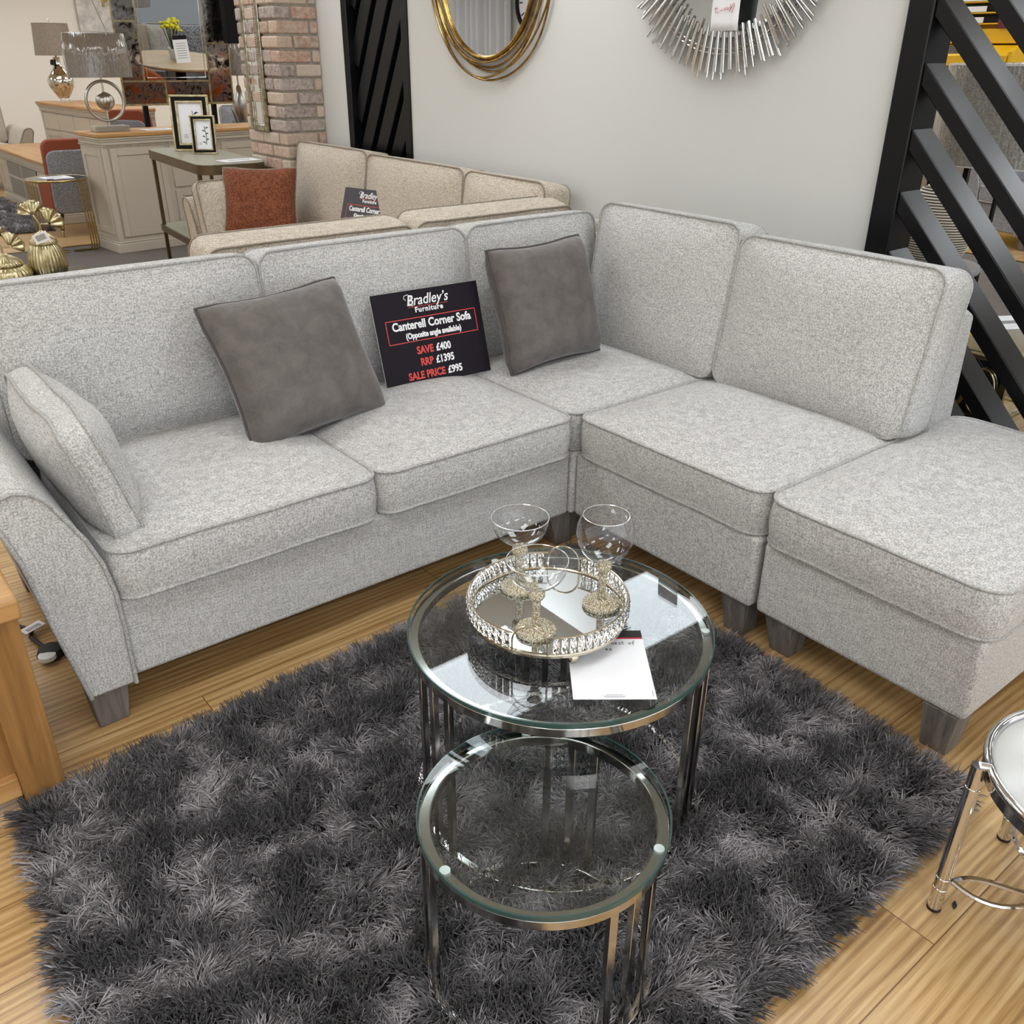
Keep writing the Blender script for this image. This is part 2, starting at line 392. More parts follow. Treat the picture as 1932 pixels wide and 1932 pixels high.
def pillow(w, h, t, Mx, name, label, cat, mat, pipe, seed=0, wr=.012, n=30, pinch=.10, pr=.004, group=None):
    mb = MB(); rows = {1: [], -1: []}; rim = []
    def base(u, v):
        q = max(0, u*u+v*v-1.45)*.085; x = w/2*u*(1-pinch*(1-v*v)*u*u-q); y = h/2*v*(1-pinch*(1-u*u)*v*v-q); return x, y
    for sg in (1, -1):
        for j in range(n+1):
            row = []
            for i in range(n+1):
                u, v = -math.cos(PI*i/n), -math.cos(PI*j/n); u = .5*u+.5*(2*i/n-1); v = .5*v+.5*(2*j/n-1)
                x, y = base(u, v); k = max(0, (1-u**4)*(1-v**4))**.5
                nz = noise.noise(Vector((x*9+seed*3.1, y*9, sg*2.0+seed)))*.6+noise.noise(Vector((x*22+seed, y*22, sg*5.0)))*.4
                z = sg*(t/2*k + wr*nz*k**.5) if k > 0 else 0.0
                row.append((x, y, z))
            rows[sg].append(row)
    mb.grid(rows[1]).grid(rows[-1])
    me = [base(-1+2*i/30, -1) for i in range(30)] + [base(1, -1+2*i/30) for i in range(30)] + [base(1-2*i/30, 1) for i in range(30)] + [base(-1, 1-2*i/30) for i in range(30)]
    root = thing(name, label, cat, mx=Mx, group=group)
    o = mb.build('cover', mat, root, 80); bm = bmesh.new(); bm.from_mesh(o.data); bmesh.ops.remove_doubles(bm, verts=bm.verts, dist=1e-5); bmesh.ops.recalc_face_normals(bm, faces=bm.faces); bm.to_mesh(o.data); bm.free()
    MB().tube([(x*1.008, y*1.008, 0) for x, y in me], pr, 7, True).build('piping', pipe, root, 60)
    return root
def text_mesh(name, s, size, mat, parent, Mx, align='CENTER', shear=0, bold=0, ext=.0004, spacing=1.0, xs=1.0):
    cu = bpy.data.curves.new(name, 'FONT'); cu.body = s; cu.size = size; cu.align_x = align; cu.align_y = 'CENTER'; cu.shear = shear
    cu.offset = bold; cu.extrude = ext; cu.space_character = spacing; cu.resolution_u = 3
    ob = bpy.data.objects.new(name, cu); COL.objects.link(ob); bpy.context.view_layer.update()
    me = bpy.data.meshes.new_from_object(ob.evaluated_get(bpy.context.evaluated_depsgraph_get()))
    bpy.data.objects.remove(ob); bpy.data.curves.remove(cu)
    me.transform(Mx @ Matrix.Diagonal((xs, 1, 1, 1))); me.materials.clear(); me.materials.append(M[mat]); me.name = name
    o = bpy.data.objects.new(name, me); COL.objects.link(o); o.parent = parent; return o
# text lies in local xy facing +z; FACE turns it onto the local xz plane facing -y
FACE = RX(PI/2)
def shag(name, quad, n, length, mat, parent, seed=1, lean=(.12, 1.25), rad=.0011, flow=5.0):
    """carpet pile: many leaning fibres over the bilinear quad (4 corners, counter-clockwise), one object"""
    rs = np.random.RandomState(seed); q = np.array(quad, float)
    uv = rs.rand(n, 2)
    nt = max(1, n//8); tuft = rs.rand(nt, 2); idx = rs.randint(0, nt, n)
    uv = np.clip(tuft[idx] + rs.randn(n, 2)*.0032, 0, 1)
    u, v = uv[:, :1], uv[:, 1:]
    p = (1-u)*(1-v)*q[0] + u*(1-v)*q[1] + u*v*q[2] + (1-u)*v*q[3]
    # smooth flow field from random plane waves
    ang = np.zeros(n); mag = np.zeros(n); hgt = np.zeros(n)
    tp = (1-tuft[:, :1])*(1-tuft[:, 1:])*q[0] + tuft[:, :1]*(1-tuft[:, 1:])*q[1] + tuft[:, :1]*tuft[:, 1:]*q[2] + (1-tuft[:, :1])*tuft[:, 1:]*q[3]
    a_ = np.zeros(nt); m_ = np.zeros(nt)
    for k in range(26):
        f = flow*(1+3.2*rs.rand()); th = rs.rand()*2*PI; ph = rs.rand()*2*PI
        arg = f*(tp[:, 0]*math.cos(th)+tp[:, 1]*math.sin(th))*2.2+ph
        a_ += np.sin(arg)/math.sqrt(f/flow)*.75; m_ += np.sin(arg*1.15+1.7)*.45
    ta = rs.randn(nt)*.55; tm = rs.randn(nt)*.22; th_ = .8+.35*rs.rand(nt); ang = a_[idx]*1.6 + .9 + ta[idx] + rs.randn(n)*.38; mag = lean[0]+(lean[1]-lean[0])*np.clip(.5+.4*m_[idx]+tm[idx]+rs.randn(n)*.16, 0, 1.3)
    L = length*(.78+.3*rs.rand(n))*th_[idx]; d = np.stack([np.cos(ang), np.sin(ang)], 1)*mag[:, None]
    c = q.mean(0); e = .05  # fibres by the border fall outwards
    bw = np.minimum(np.minimum(uv[:, 0], 1-uv[:, 0])*np.linalg.norm(q[1]-q[0]), np.minimum(uv[:, 1], 1-uv[:, 1])*np.linalg.norm(q[3]-q[0]))
    side = np.argmin(np.stack([v[:, 0]*np.linalg.norm(q[3]-q[0]), (1-u[:, 0])*np.linalg.norm(q[1]-q[0]), (1-v[:, 0])*np.linalg.norm(q[3]-q[0]), u[:, 0]*np.linalg.norm(q[1]-q[0])], 1), 1)
    ed = [q[1]-q[0], q[2]-q[1], q[3]-q[2], q[0]-q[3]]; nr = np.array([[x[1], -x[0]]/np.linalg.norm(x) for x in ed])
    wgt = np.clip(1-bw/e, 0, 1)[:, None]; d = d*(1-wgt*.7) + nr[side]*wgt*(.9+.5*rs.rand(n, 1))
    K = 5; pts = np.zeros((n, K, 3)); sl = np.sqrt(1/(1+(d**2).sum(1)))
    cur = np.concatenate([p, np.full((n, 1), .004)], 1); pts[:, 0] = cur
    jit = rs.randn(n, 2)*.22
    for k in range(1, K):
        t = k/(K-1); dd = (d+jit)*(t*1.75); v3 = np.concatenate([dd, np.ones((n, 1))*(1.0-.35*t)], 1); v3 /= np.linalg.norm(v3, axis=1)[:, None]
        cur = cur + v3*(L/(K-1))[:, None]; pts[:, k] = cur
    hc = bpy.data.hair_curves.new(name); hc.add_curves([K]*n)
    hc.position_data.foreach_set('vector', pts.reshape(-1).astype(np.float32))
    ra = hc.attributes.new('radius', 'FLOAT', 'POINT') if 'radius' not in hc.attributes else hc.attributes['radius']
    rr = np.tile(np.array([1, 1, .9, .75, .35])*rad, n).astype(np.float32); ra.data.foreach_set('value', rr)
    tn = hc.attributes.new('tone', 'FLOAT', 'CURVE'); tn.data.foreach_set('value', np.clip(.42+.13*m_+.17*rs.randn(nt), .04, .97)[idx].astype(np.float32))  # random tuft tone, plus sheen patches of the leaning pile put into colour
    hc.materials.append(M[mat]); o = bpy.data.objects.new(name, hc); COL.objects.link(o); o.parent = parent; o['kind'] = 'stuff'; return o

# ------------------------------------------------------------------ the room
def clip(poly, x0, x1, y0, y1):
    for ax, lim, sg in ((0, x0, 1), (0, x1, -1), (1, y0, 1), (1, y1, -1)):
        out = []
        for p, q in zip(poly, poly[1:]+poly[:1]):
            a, b = sg*(p[ax]-lim), sg*(q[ax]-lim)
            if a >= 0: out.append(p)
            if (a >= 0) != (b >= 0): t = a/(a-b); out.append((p[0]+(q[0]-p[0])*t, p[1]+(q[1]-p[1])*t))
        poly = out
        if not poly: return []
    return poly
def slab(name, mat, *b, bevel=0): return struct(MB().box(*b).build(name, mat, flat=True, bevel=bevel))
slab('floor', 'floor', -7, 10, -5, 13, -.06, 0)
slab('floor_carpet', 'carpet', -7, 3.0, 4.45, 6.33, .0, .004)
slab('floor_carpet', 'carpet', 2.62, 5.9, -4, 3.2, .0, .004)
slab('trim_1', 'brass', -7, 3.0, 6.33, 6.365, 0, .008)
slab('trim_2', 'brass', 2.585, 2.62, -4, 3.2, 0, .008)
slab('trim_3', 'brass', 5.9, 5.935, -4, 3.2, 0, .008)
slab('ceiling', 'ceil', -7, 10, -5, 13, 2.7, 2.78)
slab('wall_back', 'wallcream', -7, 10, 12.6, 12.75, 0, 2.7)
slab('wall_left', 'wall', -6.1, -6.0, -5, 12.6, 0, 2.7)
slab('wall_front', 'wallblue', 1.9, 9.0, -3.5, -3.4, 0, 2.7)
slab('wall_far', 'wall', 9.0, 9.1, -5, 12.6, 0, 2.7)
WX = 1.15
slab('wall_right', 'wall', WX, WX+.12, -.198, 2.66, 0, 2.4)
slab('wall_right', 'wall', WX, WX+.12, 3.36, 3.74, 0, 2.4)
# ceiling light panels: rows over the whole shop
for i, cx in enumerate((-4.3, -1.9, .5, 2.9, 5.3, 7.7)):
    for j in range(7):
        cy = -3.37+2.4*j
        t = thing('ceiling_light', 'recessed rectangular white light panel in the shop ceiling', 'ceiling light', (cx, cy, 2.7), group='ceiling light panels')
        MB().box(-.6, .6, -.32, .32, -.012, -.004).build('diffuser', 'panel', t, flat=True)
        f = MB()
        for a in (-1, 1): f.box(-.63, .63, min(a*.32, a*.35), max(a*.32, a*.35), -.02, 0).box(min(a*.6, a*.63), max(a*.6, a*.63), -.32, .32, -.02, 0)
        f.build('frame', 'white', t, flat=True)

# brick pillar: front face looks to -y, side face to -x
def pillar():
    rs = random.Random(5); b = MB(); x0, x1, y0, y1 = .885, 1.15, 3.69, 4.24
    pal = [lin(c) for c in ('b08a76', 'b99783', 'bfa38e', 'a3826f', 'c2ab98', '8f7d78', 'b78b74', 'c3b09e', 'a3938c')]
    z = .005; k = 0
    while z < 2.39:
        off = (0 if k % 2 else -.11)
        yb = y0-.012
        while True:       # courses along the side face; first brick turns the corner
            ln = (.105 if (k % 2 == 0 and yb < y0) else .215); ye = min(yb+ln, y1)
            if ye-yb > .03:
                d = rs.uniform(0, .006); dep = .10 if yb > y0 else (.215 if k % 2 == 0 else .10)
                b.box(x0-.012-d, x0-.012+dep, yb+(0 if yb < y0 else 0), ye, z, z+.066+rs.uniform(-.002, .002), None, rs.choice(pal))
            yb = ye+.011
            if yb >= y1: break
        xb = x0-.012+(.215 if k % 2 == 0 else .10)+.011
        while xb < x1-.02:
            xe = min(xb+.215, x1)
            b.box(xb, xe, y0-.012-rs.uniform(0, .006), y0+.09, z, z+.066, None, rs.choice(pal)); xb = xe+.011
        z += .0775; k += 1
    t = thing('brick_pillar', 'weathered red and buff brick pillar at the left end of the grey wall', 'pillar', (0, 0, 0))
    b.build('brickwork', 'brick', t, bevel=.009, seg=2, angle=60)
    MB().box(x0, x1, y0, y1, 0, 2.4).build('mortar', 'mortar', t, flat=True)
pillar()

def slat_panel():
    t = thing('slatted_divider', 'black panel of steep diagonal slats set into the grey wall beside the brick pillar', 'wall panel', (0, 0, 0))
    y0, y1 = 2.66, 3.36
    MB().box(WX+.115, WX+.15, y0, y1, 0, 2.4).build('backing', 'blackmatt', t, flat=True)
    for a, b in ((y0, y0+.06), (y1-.06, y1)): MB().box(WX-.012, WX+.115, a, b, 0, 2.4).build('stile', 'black', t, bevel=.004)
    th = R(60); d = (-math.cos(th), math.sin(th)); n = (math.sin(th), math.cos(th)); sp = .15
    for k in range(-2, 22):
        c = (y1-.06 - 0.0, -1.0+k*sp/math.cos(th)*1.0)
        w = .052; A = (c[0]+n[0]*w, c[1]+n[1]*w); B = (c[0]-n[0]*w, c[1]-n[1]*w)
        poly = clip([A, (A[0]+d[0]*3, A[1]+d[1]*3), (B[0]+d[0]*3, B[1]+d[1]*3), B], y0+.06, y1-.06, 0, 2.4)
        if len(poly) > 2: MB().prism(poly, WX+.02, WX+.115, 'x').build('slat', 'black', t, bevel=.004)
slat_panel()
def slat_screen():
    t = thing('slatted_screen', 'open black timber screen of sloping slats behind the footstool', 'screen', (0, 0, 0))
    y0, y1 = -1.35, -.20; X0, X1 = 1.12, 1.26
    for a, b in ((y1-.085, y1), (y0, y0+.085)): MB().box(X0, X1, a, b, 0, 2.4).build('post', 'black', t, bevel=.005)
    for k in range(18):
        z = 2.558-.187*k; c = (y1-.085, z)
        s = .5**.5; n = (s, -s); d = (-s, -s); h = .045
        A = c; B = (c[0]+s*h, c[1]-s*h)
        L = 2.2
        poly = clip([(A[0]-d[0]*.3, A[1]-d[1]*.3), (A[0]+d[0]*L, A[1]+d[1]*L), (B[0]+d[0]*L, B[1]+d[1]*L), (B[0]-d[0]*.3, B[1]-d[1]*.3)], y0+.085, y1-.085, 0, 2.4)
        if len(poly) > 2: MB().prism(poly, X0+.008, X1-.012, 'x').build('slat', 'black', t, bevel=.004)
slat_screen()

# ------------------------------------------------------------------ corner sofas
def run_seat(S, s0, s1, t0, t1, parent, mat, pipe, zb=.343, zt=.46, seed=0, crown=.036):
    return box_cushion('seat_cushion', s1-s0, t1-t0, zt-zb, S @ T((s0+s1)/2, (t0+t1)/2, (zb+zt)/2), parent, mat, pipe, rc=.055, crown=crown, bulge=.004, seed=seed)
def run_back(S, s0, s1, parent, mat, pipe, tb=.635, zb=.47, ht=.455, th=.15, lean=8, seed=0, crown=.042):
    a = R(lean); up = Vector((0, math.sin(a), math.cos(a))); fr = Vector((0, -math.cos(a), math.sin(a)))
    o = Vector(((s0+s1)/2, tb, zb)) + up*ht/2 - fr*(th/2)
    m = Matrix((Vector((1, 0, 0)), up, fr)).transposed().to_4x4(); m.translation = o
    return box_cushion('back_cushion', s1-s0, ht, th, S @ m, parent, mat, pipe, rc=.05, crown=crown, crown_b=.02, bulge=.007, seed=seed, wob=.007)
ARMP = [(0, .109), (-.002, .26), (.0, .36), (.012, .44), (.035, .51), (.066, .572), (.092, .622), (.118, .645), (.148, .655), (.178, .648), (.196, .625), (.194, .60), (.182, .56), (.165, .494), (.152, .40), (.139, .315), (.118, .2), (.102, .109)]
def arm_part(S, parent, mat, pipe, d0=0.0, d1=.88):
    """flared arm in its own frame: x outwards, y from front to back"""
    mb = MB().prism(ARMP, d0, d1, 'y'); o = mb.build('arm', mat, parent, 50, bevel=.006, Mx=S)
    pb = MB().tube([(a, d0-.001, z) for a, z in ARMP], .0052, 7)
    pb.tube([(a, d0+.028, z) for a, z in ARMP[1:-1]], .0015, 5)
    pb.build('piping', pipe, o, 60, Mx=S); return o
def foot(parent, x, y, ztop, sx=.085, sy=.075, dx=0, dy=0, mat='footwood'):
    """tapered block foot, dx/dy = splay of the lower end"""
    h = .5; MB().taper((x+dx-sx*.37, x+dx+sx*.37, y+dy-sy*.37, y+dy+sy*.37), (x-sx*h, x+sx*h, y-sy*h, y+sy*h), 0, ztop).build('foot', mat, parent, bevel=.003)
I4 = Matrix.Identity(4)
SW = Matrix(((0, 1, 0, 0), (1, 0, 0, 0), (0, 0, 1, 0), (0, 0, 0, 1)))   # run along y, facing -x
def back_panel(S, s0, s1, parent, mat, t_in=.79, t_out=.93, z0=.12, ztop=.80):
    MB().prism([(t_in-.05, z0), (t_in-.03, .5), (t_in+.02, ztop-.02), (t_in+.045, ztop), (t_in+.085, ztop), (t_out-.015, ztop-.02), (t_out, z0+.2), (t_out, z0)], s0, s1, 'x').build('back_frame', mat, parent, 50, bevel=.012, seg=3, Mx=S)
def grey_sofa():
    t = thing('corner_sofa', 'large light grey woven corner sofa with piped cushions on grey wooden feet', 'sofa', (0, 0, 0))
    m, p = 'sofa', 'pipe'
    MB().box(-1.392, -.004, .012, .80, .121, .335).build('base', m, t, bevel=.012, seg=3)
    MB().box(-.004, .80, .0, .80, .121, .335).build('corner_base', m, t, bevel=.012, seg=3)
    MB().box(.006, .80, -.708, .0, .121, .335).build('base', m, t, bevel=.014, seg=3)
    back_panel(I4, -1.392, .93, t, m); back_panel(SW, -.712, .74, t, m)
    arm_part(T(-1.391, .004, 0) @ Matrix.Diagonal((-1, 1, 1, 1)), t, m, p)
    run_seat(I4, -1.388, -.702, -.012, .66, t, m, p, seed=1)
    run_seat(I4, -.698, -.008, -.012, .66, t, m, p, seed=2)
    run_seat(I4, -.004, .63, .006, .66, t, m, p, seed=3, crown=.03)
    run_seat(SW, -.706, -.004, .0, .64, t, m, p, seed=4)
    run_back(I4, -1.43, -.678, t, m, p, seed=11); run_back(I4, -.668, .088, t, m, p, seed=12); run_back(I4, .096, .70, t, m, p, seed=13)
    run_back(SW, -.040, .605, t, m, p, tb=.575, ht=.505, seed=14, lean=9.5); run_back(SW, -.735, -.048, t, m, p, tb=.575, ht=.48, seed=15, lean=9.5, crown=.05)
    foot(t, -1.448, .075, .122, .095, .085, -.005, -.012); foot(t, -.03, .06, .122, dx=.03, dy=-.0); foot(t, .05, .07, .122, dx=.0, dy=.01)
    foot(t, .06, -.645, .122, .085, .085, .01, 0); foot(t, -1.448, .82, .122); foot(t, .84, -.65, .122); foot(t, .86, .86, .122)
grey_sofa()
def footstool():
    t = thing('footstool', 'light grey woven footstool with piped top on grey wooden feet, in front of black screen', 'footstool', (0, 0, 0))
    MB().box(.012, .93, -1.300, -.722, .121, .335).build('base', 'sofa', t, bevel=.014, seg=3)
    box_cushion('seat_cushion', .955, .598, .117, T(.475, -1.012, .4015), t, rc=.065, crown=.032, bulge=.005, seed=6)
    for x, y, dx in ((.07, -.79, .02), (.06, -1.245, .0), (.87, -.79, 0), (.87, -1.245, 0)): foot(t, x, y, .122, .09, .085, dx, 0)
footstool()
def beige_sofa():
    t = thing('corner_sofa', 'beige corner sofa with piped cushions standing behind the grey one', 'sofa', (0, 0, 0))
    m, p = 'beige', 'beigepipe'
    S1 = Matrix(((1, 0, 0, 0), (0, -1, 0, 1.985), (0, 0, 1, 0), (0, 0, 0, 1)))       # run along x facing +y
    S2 = Matrix(((0, 1, 0, .21), (1, 0, 0, 0), (0, 0, 1, 0), (0, 0, 0, 1)))            # run along y facing -x
    MB().box(-.66, 1.0, 1.15, 1.97, .121, .335).build('base', m, t, bevel=.012); MB().box(.22, 1.0, 1.97, 3.62, .121, .335).build('base', m, t, bevel=.012)
    back_panel(S1, -.66, 1.13, t, m); back_panel(S2, 1.06, 3.64, t, m)
    arm_part(Matrix(((0, 1, 0, .205), (1, 0, 0, 3.60), (0, 0, 1, .02), (0, 0, 0, 1))), t, m, p, 0, .88)
    arm_part(Matrix(((-1, 0, 0, -.66), (0, -1, 0, 1.985), (0, 0, 1, 0), (0, 0, 0, 1))), t, m, p, 0, .80)
    run_seat(S1, -.65, .2, 0, .66, t, m, p, seed=21); run_seat(S2, 2.0, 2.8, 0, .64, t, m, p, seed=22); run_seat(S2, 2.805, 3.6, 0, .64, t, m, p, seed=23); run_seat(S1, .22, .83, 0, .66, t, m, p, seed=24)
    run_back(S1, -.66, .165, t, m, p, seed=25, ht=.42, lean=9, crown=.05); run_back(S1, .175, .98, t, m, p, seed=26, ht=.43, lean=10, crown=.05)
    run_back(S2, 2.78, 3.64, t, m, p, seed=27, ht=.50, lean=9, crown=.06); run_back(S2, 1.85, 2.77, t, m, p, seed=28, ht=.49, lean=9, crown=.06); run_back(S2, 1.24, 1.84, t, m, p, seed=29, ht=.485, lean=9, crown=.06)
    for x, y in ((-.6, 1.9), (.28, 3.55), (.95, 3.55), (-.6, 1.22), (.95, 1.22)): foot(t, x, y, .122)
beige_sofa()

# cushions and signs lying on the sofas
def avg_frame(bl, br, tl, tr):
    bl, br, tl, tr = map(Vector, (bl, br, tl, tr)); x = (br-bl)+(tr-tl); up = (tl-bl)+(tr-br); c = (bl+br+tl+tr)/4
    m = frame(c, x, up); return m @ Matrix(((1, 0, 0, 0), (0, 0, -1, 0), (0, 1, 0, 0), (0, 0, 0, 1)))   # local x right, y up, z to the viewer
pillow(.475, .44, .19, avg_frame((-.873, .330, .49), (-.412, .405, .49), (-.930, .535, .80), (-.540, .555, .832)), 'scatter_cushion',
       'taupe velvet scatter cushion tilted on the left seats of the grey sofa', 'cushion', 'velvet', 'velvetpipe', 3, group=None)
pillow(.445, .43, .18, avg_frame((.041, .375, .49), (.51, .405, .49), (.030, .51, .868), (.445, .52, .878)), 'scatter_cushion',
       'taupe velvet scatter cushion standing upright in the corner of the grey sofa', 'cushion', 'velvet', 'velvetpipe', 8)
mx = frame((-1.352, .335, .592), (0, 1, 0), (-.24, .03, 1))
b = thing('bolster_cushion', 'light grey piped box cushion leaning on the sofa arm', 'cushion', mx=mx @ Matrix(((1, 0, 0, 0), (0, 0, -1, 0), (0, 1, 0, 0), (0, 0, 0, 1))))
box_cushion('cover', .56, .29, .058, I4, b, 'sofa', 'pipe', rc=.04, crown=.062, crown_b=.05, bulge=.004, seed=31, wob=.014)
pillow(.45, .42, .16, frame((.515, 3.36, .66), (.80, -.6, 0), (.22, .30, 1)) @ Matrix(((1, 0, 0, 0), (0, 0, -1, 0), (0, 1, 0, 0), (0, 0, 0, 1))), 'scatter_cushion',
       'rust boucle scatter cushion on the beige sofa', 'cushion', 'rustboucle', 'beigepipe', 12, .01)
mx = frame((.46, 3.52, .61), (1, 0, 0), (0, .30, 1))
b = thing('bolster_cushion', 'beige piped box cushion leaning on the arm behind the rust cushion', 'cushion', mx=mx @ Matrix(((1, 0, 0, 0), (0, 0, -1, 0), (0, 1, 0, 0), (0, 0, 0, 1))))
box_cushion('cover', .52, .34, .075, I4, b, 'beige', 'beigepipe', rc=.04, crown=.035, crown_b=.02, bulge=.004, seed=33, wob=.012)

def sign(label, mx, face, full):
    t = thing('price_sign', label, 'sign', mx=mx); W, H = .40, .305
    MB().box(-W/2, W/2, 0, .005, 0, H).build('board', face, t, flat=True)
    MB().box(-W/2-.0008, W/2+.0008, .0052, .007, -.0005, H+.0005).build('white_core', 'signwhite', t, flat=True)
    at = lambda x, z: T(x, -.0008, z) @ FACE
    text_mesh('shop_name', 'Bradley\u2019s', .047, 'signwhite', t, at(0, H-.034), shear=.28, bold=.0004, xs=.92)
    MB().tube([(-.082, 0, 0), (-.089, .006, 0), (-.086, .014, 0), (-.074, .017, 0), (-.062, .011, 0), (-.067, -.002, 0), (-.072, -.015, 0), (-.064, -.02, 0), (-.05, -.016, 0)], .0011, 5, Mx=at(.004, H-.03)).build('flourish', 'signwhite', t)
    MB().box(-.074, .076, -.0008, 0, H-.0545, H-.053).build('underline', 'signred', t, flat=True)
    text_mesh('shop_line', 'Furniture', .0235, 'signwhite', t, at(.002, H-.0645), bold=.0008, spacing=1.18)
    f = MB(); x0, x1, z0, z1, b = -.166, .176, H-.163, H-.087, .0025
    f.box(x0, x1, -.0008, 0, z0, z0+b).box(x0, x1, -.0008, 0, z1-b, z1).box(x0, x0+b, -.0008, 0, z0, z1).box(x1-b, x1, -.0008, 0, z0, z1).build('red_border', 'signred', t, flat=True)
    text_mesh('heading', 'Canterell Corner Sofa', .0375, 'signwhite', t, at(.005, H-.110), bold=.0011, xs=.885)
    text_mesh('subheading', '(Opposite angle available)', .0255, 'signwhite', t, at(.005, H-.144), bold=.0010, xs=.80)
    for z, a, b_, xa in ((H-.194, 'SAVE', '\u00a3400', -.004), (H-.233, 'RRP', '\u00a31395', -.012), (H-.274, 'SALE PRICE', '\u00a3995', .026)):
        text_mesh('saving_words', a, .0335, 'signred', t, at(xa-.004, z), 'RIGHT', bold=.0011, xs=.84)
        text_mesh('saving_amount', b_, .0335, 'signwhite', t, at(xa+.006, z), 'LEFT', bold=.0011, xs=.84)
    return t
sign('black price sign with white and red lettering leaning on the grey sofa', frame((-.165, .487, .478), (.39, -.02, 0), (0, .30, 1)), 'signface', True)
sign('dark grey price sign half hidden inside the beige sofa', frame((.735, 2.58, .50), (.12, -.46, 0), (.35, .05, 1)), 'signgrey', True)

# ------------------------------------------------------------------ rug and the nest of tables
t = thing('shag_rug', 'deep-pile charcoal grey shag rug under the glass tables', 'rug', (-.86, -.76, 0))
RQ = [(-1.80, -1.42), (-.045, -1.385), (.0, -.045), (-1.70, -.155)]
MB().prism([(x+.86, y+.76) for x, y in RQ], .001, .006, 'z').build('backing', 'rugback', t, flat=True)
shag('pile', [(x+.86, y+.76) for x, y in RQ], 165000, .046, 'pile', t, 4, rad=.0012)

def nest_table(label, c, r, zt, angs, dth, base_z=.012):
    t = thing('glass_coffee_table', label, 'table', (c[0], c[1], 0), group=None)
    g = MB().lathe([(0, zt-.008), (r+.002, zt-.008), (r+.002, zt), (0, zt)], 96).build('glass_top', 'tableglass', t, 30)
    MB().lathe([(r+.0021, zt-.0085), (r+.0024, zt-.0085), (r+.0024, zt+.0002), (r-.0006, zt+.0002), (r-.0006, zt-.0001), (r+.0021, zt-.0001)], 96).build('glass_edge', 'glassedge', g, 60)
    MB().band(r-.020, r-.001, zt-.032, zt-.012, 96).build('top_ring', 'chromedark', t, 40, bevel=.002)
    MB().band(r-.016, r-.001, base_z, base_z+.016, 96).build('base_ring', 'chromedark', t, 40, bevel=.002)
    for a in angs:
        for k in (-1, 0, 1):
            th = R(a+k*dth)
            MB().box(r-.013, r-.001, -.0075, .0075, base_z+.01, zt-.02, RZ(th)).build('leg', 'chromedark', t, 30, bevel=.0012)
    for a in angs:
        MB().lathe([(0, 0), (.0085, 0), (.0085, .005), (0, .005)], 16, T((r-.012)*math.cos(R(a+25)), (r-.012)*math.sin(R(a+25)), zt-.0125)).build('bumper', 'rubberclear', t)
    return t
nest_table('larger round glass coffee table with chrome legs carrying the crystal tray', (-.755, -.79), .302, .44, (-66, 54, 177), 9)
nest_table('smaller round glass coffee table with chrome legs half under the larger one', (-1.050, -1.091), .2035, .366, (34, 154, 274), 13)

TC = Vector((-.775, -.775, .4402))
def tray():
    t = thing('mirrored_tray', 'round mirrored tray with a rim of rectangular crystals on the larger glass table', 'tray', TC, R(0))
    zb = .026; r = .155
    MB().lathe([(0, zb), (r, zb), (r, zb+.007), (0, zb+.007)], 72).build('base_plate', 'nickel', t, bevel=.001)
    MB().lathe([(0, zb+.0075), (r-.007, zb+.0075), (r-.007, zb+.0088), (0, zb+.0088)], 72).build('mirror', 'mirrorgrey', t, 30)
    gaps = (R(217), R(37)); gw = R(12.5)
    zt = zb+.047
    rim = MB(); rim.ring(r+.001, .0022, zb+.009, 90, 6)
    for g in gaps:
        pts = [(r*math.cos(a), r*math.sin(a), zt) for a in np.linspace(g+gw, g+PI-gw, 60)]
        rim.tube(pts, .0018, 6)
    rim.build('rim', 'nickel', t)
    n = 62; cr = MB(); w_, h_ = .0056, .0165
    cr.add([(-.001, -w_, -h_), (-.001, w_, -h_), (-.001, w_, h_), (-.001, -w_, h_), (.003, -w_, -h_), (.003, w_, -h_), (.003, w_, h_), (.003, -w_, h_), (.0062, 0, -h_*.55), (.0062, 0, h_*.55), (-.004, 0, -h_*.55), (-.004, 0, h_*.55)],
           [(0, 1, 5, 4), (1, 2, 6, 5), (2, 3, 7, 6), (3, 0, 4, 7), (4, 5, 8), (5, 6, 9, 8), (6, 7, 9), (7, 4, 8, 9), (0, 1, 10), (1, 2, 11, 10), (2, 3, 11), (3, 0, 10, 11)])
    first = None
    for k in range(n):
        a = 2*PI*(k+.5)/n
        if any(abs((a-g+PI) % (2*PI)-PI) < gw for g in gaps): continue
        if first is None: first = cr.build('crystal', 'crystal', t, flat=True); o = first
        else: o = first.copy(); COL.objects.link(o)
        o.location = (r*math.cos(a), r*math.sin(a), zb+.028); o.rotation_euler = (0, 0, a)
    for g in gaps:
        hw = r*math.sin(gw); pts = []
        for q in np.linspace(0, PI, 25):
            pts.append((r*math.cos(gw)*1.01, hw*math.cos(q), zb+.03+.036*math.sin(q)))
        pts = [(pts[0][0], hw, zb+.006)] + pts + [(pts[0][0], -hw, zb+.006)]
        MB().tube(pts, .0021, 7, Mx=RZ(g)).build('handle', 'nickel', t)
    for a in (250, 340, 70, 160):
        MB().ball((.135*math.cos(R(a)), .135*math.sin(R(a)), .013), .013, 8).build('ball_foot', 'nickel', t)
tray()
TZ = TC.z+.0352
